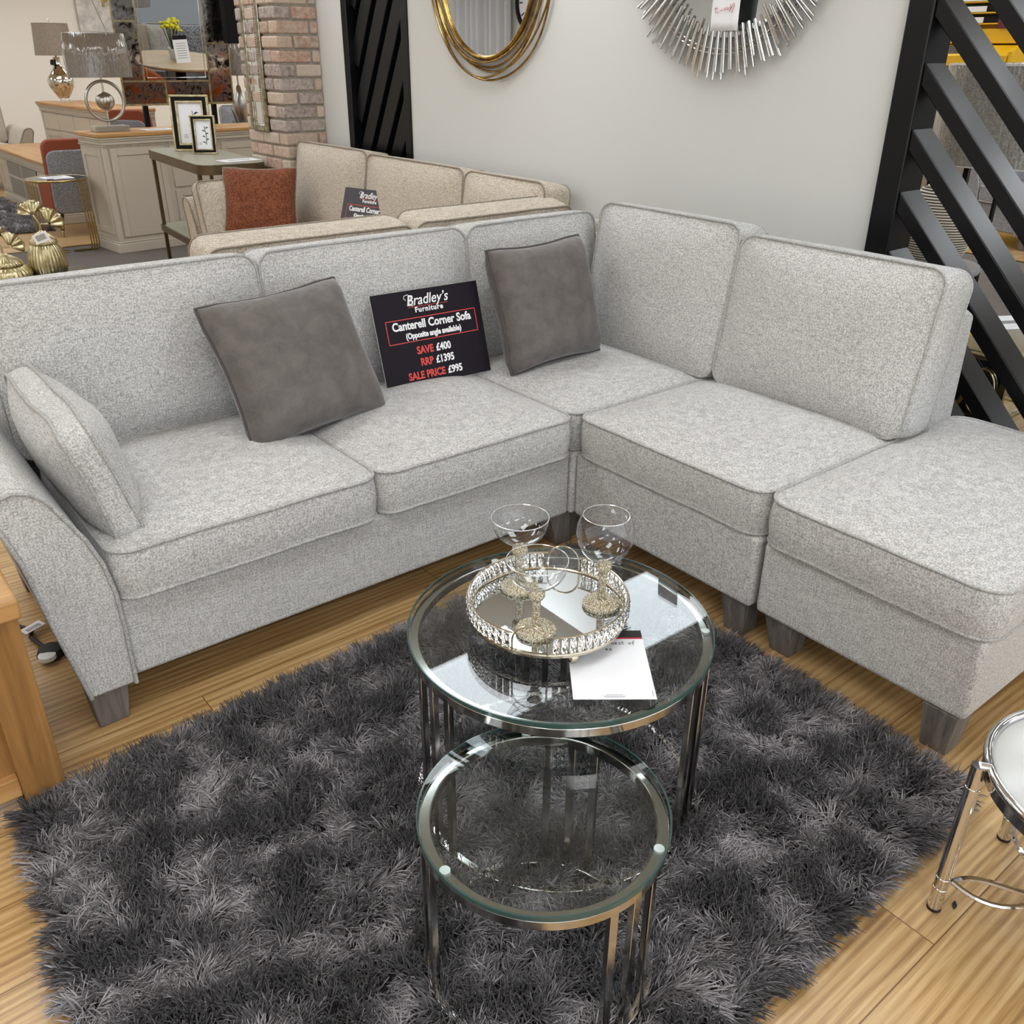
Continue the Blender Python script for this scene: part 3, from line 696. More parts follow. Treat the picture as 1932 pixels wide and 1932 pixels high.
def goblet(label, loc, bowl, zs, rb):
    t = thing('goblet', label, 'glass', (loc[0], loc[1], TZ), group=None)
    MB().lathe([(0, 0), (rb, 0), (rb+.001, .004), (rb, .008), (rb*.6, .011), (.012, .016), (0, .018)], 40).build('base', 'diamante', t, 50)
    MB().lathe([(0, .012), (.0085, .014), (.0075, zs*.5), (.0085, zs-.026), (0, zs-.024)], 20).ball((0, 0, zs-.014), .0165, 10, .85).build('stem', 'diamante', t, 50)
    inner = [(max(0, r-.0011), z+.0012) for r, z in bowl]
    MB().lathe([(r, z+zs) for r, z in bowl], 48).build('bowl', 'wineglass', t, 80)
    MB().ring(bowl[-1][0], .0008, zs+bowl[-1][1], 48, 6).build('rim', 'glassrim', t)
coupe = [(0, -.002), (.010, 0), (.022, .005), (.036, .013), (.048, .025), (.0545, .038), (.057, .050), (.057, .060)]
ballon = [(0, -.002), (.012, .0), (.024, .004), (.036, .012), (.0465, .025), (.0535, .042), (.056, .058), (.0545, .074), (.0495, .088), (.044, .098)]
def at_tray(u, v): return (TC.x+u, TC.y+v)
goblet('clear coupe glass on a diamante stem nearest the front handle of the tray', (-.845, -.822), coupe, .098, .038)
goblet('clear coupe glass on a diamante stem standing furthest back on the tray', (-.772, -.682), coupe, .104, .038)
goblet('tall balloon glass on a diamante stem at the right side of the tray', (-.684, -.832), ballon, .104, .037)
def price_card():
    # A5 card lying on the glass, partly under the tray
    m = frame((-.8225, -1.0135, .4404), (.79, -.613, 0), (0, 0, 1)); t = thing('price_card', 'white card with black and red heading, partly under the crystal tray', 'card', mx=m)
    MB().box(-.074, .074, -.02, .19, 0, .0006).build('card', 'paper', t, flat=True)
    MB().box(-.0738, .0738, .166, .1898, .0006, .0009).build('black_heading', 'ink', t, flat=True)
    MB().box(-.0738, .0738, .1615, .166, .0006, .0009).build('red_line', 'redink', t, flat=True)
    def pen(name, strokes, x, y, s, r=.0005, mat='ink'):
        mb = MB()
        for st in strokes: mb.tube([(x+a*s, y+b*s, .0009) for a, b in st], r, 4)
        mb.build(name, mat, t)
    pen('handwriting', [[(0, 1), (0, 0), (.3, .1), (.35, .35), (.05, .4)], [(.5, .25), (.8, .3), (.75, .5), (.5, .4), (.55, .05), (.9, .05)], [(1.35, .45), (1.1, .4), (1.1, .28), (1.35, .2), (1.3, .0), (1.05, .0)], [(1.65, .9), (1.6, .1), (1.85, .05)], [(1.5, .5), (1.95, .55)],
        [(2.9, .45), (2.6, .4), (2.6, .1), (2.9, .05), (3.0, .3), (2.85, .45)], [(3.6, .9), (3.4, .95), (3.3, .7), (3.3, -.2)], [(3.15, .4), (3.55, .45)]], .012, .143, .0125)
    pen('handwriting', [[(0, .25), (.35, .3), (.3, .5), (.05, .4), (.1, .05), (.45, .05)], [(.9, .45), (.65, .4), (.65, .28), (.95, .2), (.9, .0), (.6, .0)]], -.002, .124, .0125)
    for i, (wd, z) in enumerate(((.030, -.0085), (.042, -.012), (.036, -.0148))): MB().box(-wd/2, wd/2, z, z+.0012, .0006, .0008).build('small_print', 'greyink', t, flat=True)
    MB().box(.0685, .0698, -.012, .004, .0006, .0008).build('small_print', 'greyink', t, flat=True)
price_card()

# ------------------------------------------------------------------ chrome table, oak unit, bits on the floor
def chrome_table():
    c = (-.25, -1.652); t = thing('chrome_side_table', 'small round chrome table with glossy white top at the edge of the rug', 'table', (c[0], c[1], 0)); zt = .355; r = .203
    MB().ring(r, .0085, zt, 80, 10).build('top_ring', 'chrome', t, 60)
    MB().lathe([(0, zt-.008), (r-.004, zt-.008), (r-.004, zt-.003), (0, zt-.003)], 64).build('glass_top', 'whitegloss', t, 30)
    MB().lathe([(r*.62, zt-.0029), (r*.66, zt-.0022), (r*.655, zt-.0015), (r*.60, zt-.002)], 64).build('top_inlay', 'white', t, 50)
    MB().band(r-.006, r+.004, zt-.030, zt-.006, 80).build('apron', 'chromedark', t, 40)
    for a in (128, 51, -41, -128):
        d = (math.cos(R(a)), math.sin(R(a))); x, y = d[0]*.222, d[1]*.222
        l = MB().tube([(x, y, .004), (x, y, zt+.004)], .0125, 16).build('leg', 'chrome', t, 40)
        MB().tube([(x, y, 0), (x, y, .006)], .0132, 16).build('foot_cap', 'ink', l, 40)
        for z in (.058, .085, zt-.045): MB().ring(.0127, .0009, z, 20, 5, T(x, y, 0)).build('collar', 'chrome', l)
        MB().tube([(x, y, zt+.003), (d[0]*.204, d[1]*.204, zt+.002)], .008, 10).build('bracket', 'chrome', t, 40)
        for s in (-1, 1):
            pts = []
            for k in range(13):
                q = k/12; rad = .205*(1-q)+.02*q; aa = R(a)+s*.42*q*(1-q)*2; pts.append((rad*math.cos(aa), rad*math.sin(aa), .075-.012*math.sin(PI*q)))
            MB().tube(pts, .0052, 7).build('stretcher', 'chrome', t)
chrome_table()
def oak_unit():
    x1, y0 = -1.600, -.150; t = thing('oak_unit', 'chunky oak cabinet with panelled front at the sofa arm, cut off by the picture edge', 'cabinet', (-1.95, .02, 0))
    X = lambda v: v+1.95; Y = lambda v: v-.02
    MB().box(X(-2.5), X(x1+.004), Y(y0-.006), Y(.32), .462, .506).build('top', 'oak', t, bevel=.006, seg=3)
    for a in (x1-.086, -2.49):
        for b in (y0+.004, .24): MB().box(X(a), X(a+.082), Y(b), Y(b+.075), .0, .462).build('leg', 'oakz', t, bevel=.003)
    MB().box(X(-2.41), X(x1-.086), Y(y0+.014), Y(y0+.04), .035, .085).build('rail', 'oak', t, bevel=.003)
    MB().box(X(-2.41), X(x1-.086), Y(y0+.014), Y(y0+.04), .425, .462).build('rail', 'oak', t, bevel=.003)
    MB().box(X(-2.41), X(x1-.086), Y(y0+.035), Y(y0+.05), .085, .425).build('front_panel', 'oakz', t, flat=True)
    MB().box(X(x1-.05), X(x1-.03), Y(y0+.079), Y(.24), .05, .462).build('side_panel', 'oakz', t, flat=True)
oak_unit()
t = thing('cable_tag', 'black power lead with white barcode tag and plug beside the oak cabinet', 'lead', (-1.530, .50, 0))
MB().tube([(-.02, .15, .006), (-.012, .10, .008), (.012, .06, .010), (.0, .02, .012), (.012, -.03, .012), (.022, -.075, .016)], .006, 8).build('lead', 'ink', t)
q = MB().box(-.030, .030, -.016, .016, 0, .002, T(.014, .05, .022) @ RZ(.4)).build('barcode_tag', 'paper', t, flat=True)
bb = MB()
for i in range(9): bb.box(-.020+i*.0048, -.018+i*.0048, -.011, .004, .002, .0024, T(.014, .05, .022) @ RZ(.4))
bb.build('barcode', 'ink', q, flat=True)
MB().lathe([(0, 0), (.034, 0), (.036, .01), (.030, .024), (0, .028)], 10, T(.026, -.085, 0)).build('plug_cover', 'ink', t)
MB().lathe([(0, 0), (.022, 0), (.022, .012), (0, .014)], 16, T(.012, -.112, .012)).build('plug', 'white', t)
t = thing('dried_leaf', 'tiny dark dried leaf lying on the wooden floor by the chrome table', 'leaf', (-.352, -1.50, .0012), .4)
MB().grid([[(-.011+.022*i/6, s*.0042*math.sin(PI*i/6), .0015*abs(s)) for i in range(7)] for s in (-1, 0, 1)]).build('blade', 'ink', t, solid=.0006)

# ------------------------------------------------------------------ wall mirrors
def oval_mirror():
    c = (WX-.012, 1.95, 1.794); t = thing('wall_mirror', 'round mirror in loops of gold wire on the grey wall', 'mirror', c)
    K = RY(-PI/2)                                # local disc normal -> -x
    MB().lathe([(0, 0), (.356, 0), (.356, .004), (0, .004)], 72, K).build('mirror_glass', 'mirror', t, 30)
    MB().ring(.360, .0115, .008, 96, 10, K).build('frame', 'gold', t)
    rs = random.Random(3)
    for i, (dy, dz, ra, rb, tw) in enumerate(((-.03, -.002, .452, .452, .2), (.022, -.022, .425, .422, 1.1), (-.045, .02, .445, .435, 2.0), (.012, .0, .402, .378, 1.57), (-.02, .035, .43, .44, .7))):
        pts = []
        for k in range(90):
            a = 2*PI*k/90; x = ra*math.cos(a); y = rb*math.sin(a); X_ = x*math.cos(tw)-y*math.sin(tw)+dz; Y_ = x*math.sin(tw)+y*math.cos(tw)+dy
            pts.append((X_, Y_, .010+.010*math.sin(3*a+i)))
        MB().tube(pts, .0052, 7, True, K).build('wire_loop', 'gold', t)
oval_mirror()
def sunburst():
    c = (WX-.008, .515, 1.884); t = thing('wall_mirror', 'round sunburst mirror ringed with silver metal rods on the grey wall', 'mirror', c)
    K = RY(-PI/2)
    MB().lathe([(0, 0), (.375, 0), (.375, .005), (0, .005)], 72, K).build('mirror_glass', 'mirror', t, 30)
    for r_ in (.412, .428): MB().ring(r_, .004, .016, 96, 7, K).build('wire_ring', 'chromedark', t)
    rs = random.Random(8); proto = {}
    n = 168; upper = MB()
    for k in range(n):
        a = 2*PI*k/n; L = rs.choice((.115, .13, .145, .16)); off = rs.uniform(-.012, .016) + (.012 if k % 2 else -.006)
        Mx = K @ RZ(a) @ T(.417+off, 0, .022 if k % 2 else .034)
        if math.cos(a) > .02:                    # the upper half, mostly above the picture
            upper.tube([(-L/2, 0, 0), (L/2, 0, 0)], .0052, 8, Mx=Mx); continue
        if L not in proto:
            o = MB().tube([(-L/2, 0, 0), (L/2, 0, 0)], .0056, 10).build('rod', 'chrome', t, 40); proto[L] = o
        else: o = proto[L].copy(); COL.objects.link(o)
        o.matrix_local = Mx
    upper.build('upper_rods', 'chrome', t, 40)['kind'] = 'stuff'
    return t
sunburst()
t = thing('price_tag', 'white paper tag with red handwriting hanging on the sunburst mirror', 'tag', (WX-.058, .468, 1.645))
P_ = []
for i in range(9):
    z = .12-.235*i/8; P_.append([(-.004*math.sin(PI*i/8)-.0, y+.010*(i/8), z) for y in np.linspace(.066, -.058, 5)])
MB().grid(P_).build('paper', 'paper', t, solid=.0006)
hw = MB()
for st in ([(.046, .006), (.052, -.004), (.048, -.014), (.034, -.012)], [(.056, .000), (.040, .001)], [(.030, -.008), (.020, -.004), (.014, -.006)], [(.012, .002), (.006, -.006), (.0, .004), (-.006, -.006), (-.012, .004)], [(-.014, .012), (-.018, .002), (-.012, -.010), (-.022, .004), (-.030, .016), (-.034, .008), (-.024, -.014)]):
    hw.tube([(-.0062, y+.004, z-.045) for y, z in st], .0009, 4)
hw.build('handwriting', 'redink', t)
def pillar_mirror():
    m = frame((.862, 4.022, 1.003), (0, -1, 0), (.02, 0, 1)); t = thing('framed_mirror', 'tall narrow mirror in an aged silver frame on the brick pillar', 'mirror', mx=m); W, H = .25, 1.15
    MB().box(-W/2+.02, W/2-.02, .004, .010, .02, H-.02).build('mirror_glass', 'mirror', t, flat=True)
    MB().box(-W/2, W/2, .010, .018, 0, H).build('backing', 'agedsilver', t, flat=True)
    for a, b, c_, d in ((-W/2, -W/2+.04, 0, H), (W/2-.04, W/2, 0, H), (-W/2+.04, W/2-.04, 0, .04), (-W/2+.04, W/2-.04, H-.04, H)):
        MB().box(a, b, -.014, .010, c_, d).build('frame', 'agedsilver', t, bevel=.008, seg=3)
    bd = MB()
    for k in range(90): bd.ball((W/2-.045, -.016, .05+k*.0118), .0045, 4)
    bd.build('beading', 'agedsilver', t)
pillar_mirror()

# ------------------------------------------------------------------ painted furniture at the back
def knob(p, x, y, z, r=.016):
    MB().lathe([(0, -.022), (r*.6, -.021), (r, -.015), (r*.95, -.009), (r*.4, -.004), (r*.35, .0)], 14, T(x, y, z) @ RX(-PI/2) @ Matrix.Diagonal((1, 1, -1, 1))).build('knob', 'silver', p)
def front_door(t, x0, x1, z0, z1, y, kx=None, kz=None):
    d = MB().box(x0, x0+.05, y-.014, y, z0, z1).box(x1-.05, x1, y-.014, y, z0, z1).box(x0+.05, x1-.05, y-.014, y, z1-.055, z1).box(x0+.05, x1-.05, y-.014, y, z0, z0+.055).box(x0+.05, x1-.05, y-.006, y, z0+.055, z1-.055).build('door', 'paint', t, bevel=.003)
    if kx is not None: knob(d, kx, y-.014, kz)
def front_drawer(t, x0, x1, z0, z1, y, kn=1):
    d = MB().box(x0, x1, y-.012, y, z0, z1).build('drawer', 'paint', t, bevel=.003)
    for i in range(kn): knob(d, x0+(x1-x0)*(i+1)/(kn+1), y-.012, (z0+z1)/2)
def cabinet(name, label, loc, rz, w, d, h, fronts):
    """front on local -y at y=0, local x from 0 to w"""
    t = thing(name, label, 'cabinet', loc, rz)
    MB().box(-.026, w+.026, -.03, d+.01, h-.032, h).build('oak_top', 'oak', t, bevel=.008, seg=3)
    c = MB()
    for e, z0, z1 in ((.024, h-.045, h-.032), (.016, h-.06, h-.045), (.008, h-.085, h-.06)): c.box(-e, w+e, -e, d, z0, z1)
    co = c.build('cornice', 'paint', t, bevel=.004)
    den = MB(); k = 0
    while k*.016 < w: den.ball((k*.016, -.010, h-.092), .0058, 4); k += 1
    k = 0
    while k*.016 < d: den.ball((-.010, k*.016, h-.092), .0058, 4).ball((w+.010, k*.016, h-.092), .0058, 4); k += 1
    den.build('beading', 'paint', co)
    b = MB().box(0, w, .012, d, .09, h-.085)
    b.box(0, .045, 0, .02, .09, h-.085).box(w-.045, w, 0, .02, .09, h-.085)
    b.build('carcass', 'paint', t, bevel=.003)
    for sx in (0, w):
        sgn = -1 if sx == 0 else 1; s_ = MB()
        for y0, y1, z0, z1 in ((.03, .08, .14, h-.12), (d-.07, d-.02, .14, h-.12), (.08, d-.07, .14, .19), (.08, d-.07, h-.17, h-.12)): s_.box(min(sx, sx+sgn*.008), max(sx, sx+sgn*.008), y0, y1, z0, z1)
        s_.build('side_frame', 'paint', t, bevel=.002)
    MB().box(-.012, w+.012, -.012, d, .0, .075).box(-.006, w+.006, -.006, d, .075, .09).build('plinth', 'paint', t, bevel=.006)
    fronts(t, w, d, h); return t
def sb_front(t, w, d, h):
    z1 = h-.11; y = .012
    front_door(t, .06, .50, .12, z1, y, .47, .50)
    front_drawer(t, .545, w-.535, z1-.15, z1, y, 2); front_drawer(t, .545, w-.535, z1-.32, z1-.16, y, 2)
    m = w/2; front_door(t, .545, m-.003, .12, z1-.34, y, m-.04, .36); front_door(t, m+.003, w-.535, .12, z1-.34, y, m+.04, .36)
    front_door(t, w-.50, w-.06, .12, z1, y, w-.47, .50)
cabinet('sideboard', 'taupe painted sideboard with oak top holding the ring lamp, left of the brick pillar', (.345, 5.83, 0), R(6), 1.5, .42, .895, sb_front)
def chest_front(t, w, d, h):
    z1 = h-.11; n = 4; s_ = (w-.12)/n
    for i in range(n): front_drawer(t, .06+s_*i+.006, .06+s_*(i+1)-.006, z1-.17, z1, .012, 1)
    for i in range(n): front_door(t, .06+s_*i+.006, .06+s_*(i+1)-.006, .12, z1-.19, .012, .06+s_*(i+.5), .45)
cabinet('sideboard', 'taupe painted sideboard with oak top carrying the silvery glass lamp', (.97, 10.3, 0), -PI/2+.06, 2.15, .47, .945, chest_front)
def tv_front(t, w, d, h):
    y = .012
    front_door(t, .06, .42, .11, h-.12, y, .39, .28); front_door(t, w-.42, w-.06, .11, h-.12, y, w-.39, .28)
    n = MB().box(.45, w-.45, -.004, .02, .12, h-.12).build('shelf_recess_shade', 'paintdark', t, flat=True)  # flat panel, no hollow: shade of the open shelves painted as darker taupe
    MB().box(.45, w-.45, -.008, .01, .285, .305).build('shelf', 'paint', t, flat=True)
    for x in (.45, w/2, w-.47): MB().box(x, x+.02, -.008, .01, .12, h-.12).build('divider', 'paint', t, flat=True)
cabinet('tv_unit', 'low taupe painted unit with oak top and open shelves by the cream wall', (.30, 9.7, 0), -PI/2, 2.15, .45, .55, tv_front)

def shade(p, r0, r1, z0, z1, mat, sy=1, wrap=False):
    s = MB().lathe([(r0, z0), (r1, z1), (r1-.004, z1), (r0-.004, z0), (r0, z0)], 48, None, 1, sy).build('lamp_shade', mat, p, 60)
    for r_, z_ in ((r0, z0), (r1, z1)): MB().ring(r_, .003, z_, 48, 6, None, 1, sy).build('shade_trim', 'linen' if mat == 'linen' else 'white', s)
    MB().lathe([(0, z0+.03), (r0*.985, z0+.03), (r0*.985, z0+.032), (0, z0+.032)], 32, None, 1, sy).build('diffuser', 'white', s)
    if wrap: MB().lathe([(r0+.004, z0-.004), (r0+.007, (z0+z1)/2), (r1+.004, z1+.006), (r1*.7, z1+.012), (r1*.4, z1+.004)], 48, None, 1, sy).build('plastic_wrap', 'wrap', s, 80)
def mercury_lamp():
    t = thing('table_lamp', 'silvery mercury glass table lamp with taupe drum shade', 'lamp', (1.17, 9.95, .945)); t.scale = (.84,)*3
    MB().box(-.085, .085, -.085, .085, 0, .035).build('base', 'crystal', t, bevel=.004)
    MB().lathe([(0, .035), (.075, .036), (.07, .055), (.10, .10), (.15, .18), (.165, .24), (.155, .29), (.11, .35), (.065, .40), (.045, .45), (.04, .50), (.048, .535), (.02, .54), (0, .54)], 40).build('body', 'mercury', t, 50)
    MB().tube([(0, 0, .53), (0, 0, .62)], .012, 10).build('stem', 'silver', t)
    MB().lathe([(.0, 0), (.035, .01), (.03, .06), (0, .075)], 8, T(-.06, -.03, .44)).build('swing_tag', 'ink', t)
    shade(t, .245, .215, .56, .93, 'linen')
    MB().tube([(0, 0, .6), (0, 0, .955)], .004, 6).ball((0, 0, .97), .02, 8).build('finial', 'crystal', t)
mercury_lamp()
def ring_lamp():
    t = thing('table_lamp', 'silver ring table lamp with a ball inside and film-wrapped shade', 'lamp', (.50, 6.05, .8955))
    MB().box(-.13, .13, -.07, .07, 0, .04).build('base', 'silver', t, bevel=.003)
    K = T(0, 0, .215) @ RX(PI/2); MB().tube([(.140*math.cos(a), .140*math.sin(a), 0) for a in np.linspace(0, 2*PI, 64, endpoint=False)], .012, 10, True, K).build('ring', 'silver', t)
    o = MB()
    vs = []
    for i in range(17):
        ph = PI*i/16; vs.append([(.066*(1+.05*abs(math.sin(6*a)))*math.sin(ph)*math.cos(a), .066*(1+.05*abs(math.sin(6*a)))*math.sin(ph)*math.sin(a), .215-.066*math.cos(ph)) for a in np.linspace(0, 2*PI, 72, endpoint=False)])
    o.grid(vs, None, True).build('ball', 'silver', t, 60)
    MB().tube([(0, 0, .04), (0, 0, .42)], .007, 8).build('stem', 'silver', t)
    shade(t, .236, .218, .385, .675, 'linen', .66, True)
ring_lamp()
def papers(label, x, y, z, rz, w=.21, h=.148, name='price_card'):
    t = thing(name, label, 'card', (x, y, z), rz)
    MB().box(-w/2, w/2, -h/2, h/2, 0, .0015).build('card', 'paper', t, flat=True)
    MB().box(-w*.3, w*.3, -h*.1, h*.12, .0015, .0018).build('print', 'greyink', t, flat=True)
papers('white price card lying on the oak top beside the ring lamp', .86, 6.02, .896, .1, .25, .18)
papers('white price card lying on the oak top below the silvery lamp', 1.16, 8.72, .921, 1.4, .25, .18)

# ------------------------------------------------------------------ gold side table, jars, dining chair
def gold_table():
    t = thing('gold_side_table', 'round side table with dark glass top on bent gold wire legs', 'table', (.045, 6.13, 0)); r = .225; zt = .57
    MB().lathe([(0, zt-.008), (r-.008, zt-.008), (r-.008, zt), (0, zt)], 56).build('dark_top', 'smoketop', t, 30)
    MB().ring(r-.004, .0075, zt-.006, 64, 8).build('rim', 'brass', t)
    for a in (-.2, PI-.2):
        for k in (-1.5, -.5, .5, 1.5):
            c, s = math.cos(a), math.sin(a); g = (k+1.5)*.019
            pts = [((r*.93-g)*c, (r*.93-g)*s, zt-.012), ((r*.98-g)*c, (r*.98-g)*s, .06), ((r*.95-g)*c, (r*.95-g)*s, .022), ((r*.86-g)*c, (r*.86-g)*s, .012+.0*k), (.02*c-.012*k*s, .02*s+.012*k*c, .012)]
            MB().tube(pts, .0052, 7).build('wire_leg', 'brass', t)
gold_table()
papers('white price card on top of the gold wire side table', .045, 6.16, .571, .15, .21, .15)
papers('smaller white note under the card on the gold wire side table', .085, 6.06, .5705, -.1, .15, .06, 'note')
def jar(label, loc, r, h, s):
    t = thing('ginkgo_jar', label, 'jar', loc); n = 64
    def rib(a): return 1+.018*math.cos(a*32)
    rows = []
    for q, z in ((.0, 0), (.72, 0), (.86, .05), (.98, .3), (1.0, .45), (.95, .65), (.84, .84), (.70, .97), (.66, 1.0)):
        rows.append([(r*q*rib(a)*math.cos(a), r*q*rib(a)*math.sin(a), h*z) for a in np.linspace(0, 2*PI, 192, endpoint=False)])
    MB().grid(rows, None, True).build('body', 'palegold', t, 70)
    rows = []
    for q, z in ((.70, 0), (.72, .008), (.60, .022), (.34, .040), (.12, .05), (.05, .055), (0.001, .056)):
        rows.append([(r*q*rib(a)*math.cos(a), r*q*rib(a)*math.sin(a), h+z*s) for a in np.linspace(0, 2*PI, 192, endpoint=False)])
    lid = MB().grid(rows, None, True).build('lid', 'palegold', t, 70)
    for k, (az, tl, up, sc) in enumerate(((2.7, .25, .085, 1.0), (-.35, .85, .055, 1.05))):
        d = Vector((math.cos(az)*math.sin(tl), math.sin(az)*math.sin(tl), math.cos(tl))); b = Vector((0, 0, h+.05*s)); top = b+d*up*s*.8
        st = MB().tube([b, b+Vector((0, 0, .03*s)), top], .005, 7)
        st.build('stem', 'palegold', lid)
        side = d.cross(Vector((.2, 1, 0))).normalized(); nr = side.cross(d)
        rows = []
        for i in range(7):
            q = i/6; row = []
            for j in range(25):
                u = -1.25+2.5*j/24; rad = (.009+.050*q)*s*sc*(1-.10*(abs(u) < .06)*q); rad *= 1+.03*math.sin(u*22)*q
                row.append(top+d*(rad*math.cos(u))+side*(rad*math.sin(u))+nr*(.008*s*math.sin(u*9+k)*q+.02*s*q*q))
            rows.append(row)
        MB().grid(rows).build('ginkgo_leaf', 'palegold', lid, 80, solid=.002)
    return t
t = thing('low_table', 'low round dark table behind the grey sofa under the gold jars', 'table', (-.84, 3.02, 0))
MB().lathe([(0, .445), (.27, .445), (.275, .455), (.27, .465), (0, .465)], 48).build('top', 'smoketop', t, 40)
MB().lathe([(0, 0), (.2, 0), (.2, .015), (.03, .03), (.03, .445), (0, .445)], 24).build('pedestal', 'brass', t, 40)
j = jar('taller ribbed gold jar with ginkgo leaf lid and barcode tag', (-.775, 3.0, .4655), .088, .155, 1.15)
q = MB().box(-.035, .035, -.0012, .0012, -.022, .022, T(-.025, -.10, .20) @ RZ(-.5) @ RY(-.35)).build('barcode_tag', 'paper', j, flat=True)
bb = MB()
for i in range(8): bb.box(-.022+i*.0058, -.0195+i*.0058, -.0022, -.0012, -.012, .014, T(-.025, -.10, .20) @ RZ(-.5) @ RY(-.35))
bb.build('barcode', 'ink', q, flat=True)
jar('shorter ribbed gold jar with ginkgo leaf lid at the left picture edge', (-.965, 2.98, .4655), .11, .078, 1.05)
papers('white card beside the gold jars behind the grey sofa', -.875, 2.86, .466, .5, .15, .1)
def upholstered_chair(name, label, loc, rz, back, inner, leg, tall=.80, w=.48):
    t = thing(name, label, 'chair', loc, rz)   # faces local -y, back at +y
    LN = Matrix(((1, 0, 0, 0), (0, 1, .14, -.06), (0, 0, 1, 0), (0, 0, 0, 1)))
    def shell(y0, y1, e, z0, z1, mat, nm):
        prof = [(x, z+(z0+z1)/2) for x, z in rr_loop(w-2*e, z1-z0, .07, 5, 4)]
        MB().prism(prof, y0, y1, 'y').build(nm, mat, t, 50, bevel=.012, seg=3, Mx=LN)
    shell(.13, .215, 0, .21, tall, inner, 'backrest'); shell(.216, .245, .010, .20, tall-.085, back, 'outer_back')
    MB().prism(rr_loop(w-.01, .46, .07), .21, .45, 'z').build('seat', inner, t, 50, bevel=.02, seg=3, Mx=T(0, -.09, 0))
    for sx in (-1, 1):
        for sy in (-1, 1):
            x0, y0 = sx*.17, sy*.18-.06; x1, y1 = sx*.20, sy*.22-.06
            l = MB().tube([(x0, y0, .23), (x1, y1, .055)], lambda q: .025-.010*q, 12).build('leg', leg, t)
            MB().tube([(x1-(x0-x1)*-.0, y1, .056), (x1+sx*.006, y1+sy*.008, 0)], lambda q: .0125-.003*q, 12).build('brass_tip', 'palegold', l)
    return t
upholstered_chair('dining_chair', 'dining chair with grey woven outer back and rust velvet seat behind the gold side table', (.375, 7.02, 0), PI-.02, 'greychair', 'rust', 'oakfoot', .80, .48)
upholstered_chair('dining_chair', 'rust and grey dining chair glimpsed under the window-pane mirror', (1.30, 7.65, 0), 2.2, 'greychair', 'rust', 'oakfoot', .97, .42)
t = thing('shag_rug', 'pale grey shag rug beside the low painted unit', 'rug', (-.5, 8.3, 0))
Q2 = [(-1.0, -1.0), (.70, -1.05), (.72, 1.3), (-1.0, 1.3)]
MB().prism(Q2, .001, .006, 'z').build('backing', 'rugback', t, flat=True); shag('pile', Q2, 26000, .06, 'pilelight', t, 9, rad=.0026)

# ------------------------------------------------------------------ console, frames, window-pane mirror
def console():
    t = thing('console_table', 'dark bronze console table with olive top and rounded corners behind the beige sofa', 'table', (.66, 4.57, 0), -.075); L, Wd, zt = 1.32, .44, .825
    MB().prism(rr_loop(Wd, L, .10), zt-.004, zt, 'z').build('top', 'greentop', t, 40)
    def rim(z0, z1, rc):
        o, i = rr_loop(Wd, L, rc), rr_loop(Wd-.02, L-.02, rc-.01); n = len(o)
        b = MB(); b.grid([[(x, y, z0) for x, y in o], [(x, y, z1) for x, y in o], [(x, y, z1) for x, y in i], [(x, y, z0) for x, y in i], [(x, y, z0) for x, y in o]], None, True); return b
    rim(zt-.06, zt-.0005, .10).build('apron', 'bronze', t, 40)
    MB().prism(rr_loop(Wd-.03, L-.03, .09), .30, .304, 'z').build('lower_shelf', 'greentop', t, 40); rim(.26, .303, .10).build('shelf_rim', 'bronze', t, 40)
    for x in (-Wd/2+.02, Wd/2-.02):
        for y in (-L/2+.11, L/2-.11): MB().box(x-.012, x+.012, y-.012, y+.012, 0, zt-.05).build('leg', 'bronze', t, bevel=.002)
console()
def photo_frame(label, o, x, w, h, leaf):
    m = frame(o, x, (-.12*x[1], .12*x[0]*1.0, 1)); t = thing('photo_frame', label, 'frame', mx=m)
    def rect(b, e, k, y0, y1):
        b.box(-w/2+e, w/2-e, y0, y1, e, e+k).box(-w/2+e, w/2-e, y0, y1, h-e-k, h-e).box(-w/2+e, -w/2+e+k, y0, y1, e+k, h-e-k).box(w/2-e-k, w/2-e, y0, y1, e+k, h-e-k); return b
    s = w*.085
    rect(MB(), 0, s*.6, -.012, .016).build('outer_gold', 'palegold', t, bevel=.002); rect(MB(), s*.6, s*1.1, -.006, .012).build('black_border', 'blackmatt', t, flat=True)
    rect(MB(), s*1.7, s*.6, -.012, .010).build('inner_gold', 'palegold', t, bevel=.002)
    e = s*2.3; MB().box(-w/2+e, w/2-e, .0, .004, e, h-e).build('print', 'paper', t, flat=True)
    lf = MB(); cx = w*.08
    lf.tube([(cx, -.001, h*.24), (cx+w*.03, -.001, h*.45), (cx-w*.02, -.001, h*.72)], .0022, 5)
    for k in range(6):
        z = h*(.28+.075*k); sg = 1 if k % 2 else -1
        lf.add([(cx, -.0012, z), (cx+sg*w*.07, -.0012, z+h*.05), (cx+sg*w*.14, -.0012, z+h*.035), (cx+sg*w*.07, -.0012, z+h*.01)], [(0, 1, 2, 3)])
    lf.build('leaf_drawing', 'ink', t, flat=True, recalc=False)
    for k in range(3): MB().box(-w*.22, -w*.10, -.001, 0, h*(.24+.025*k), h*(.248+.025*k)).build('caption', 'greyink', t, flat=True)
    MB().box(-w*.1, w*.1, .016, .02, .02, h*.6, T(0, .0, 0) @ RX(-.25)).build('strut', 'ink', t, flat=True)
photo_frame('larger black and gold photo frame with leaf print on the console', (.71, 4.86, .8255), (.83, -.56, 0), .265, .365, 1)
photo_frame('smaller black and gold photo frame in front of the larger one', (.70, 4.62, .8255), (.83, -.56, 0), .165, .245, 1)
papers('white price card near the front end of the olive console top', .72, 4.10, .826, .1, .26, .15)
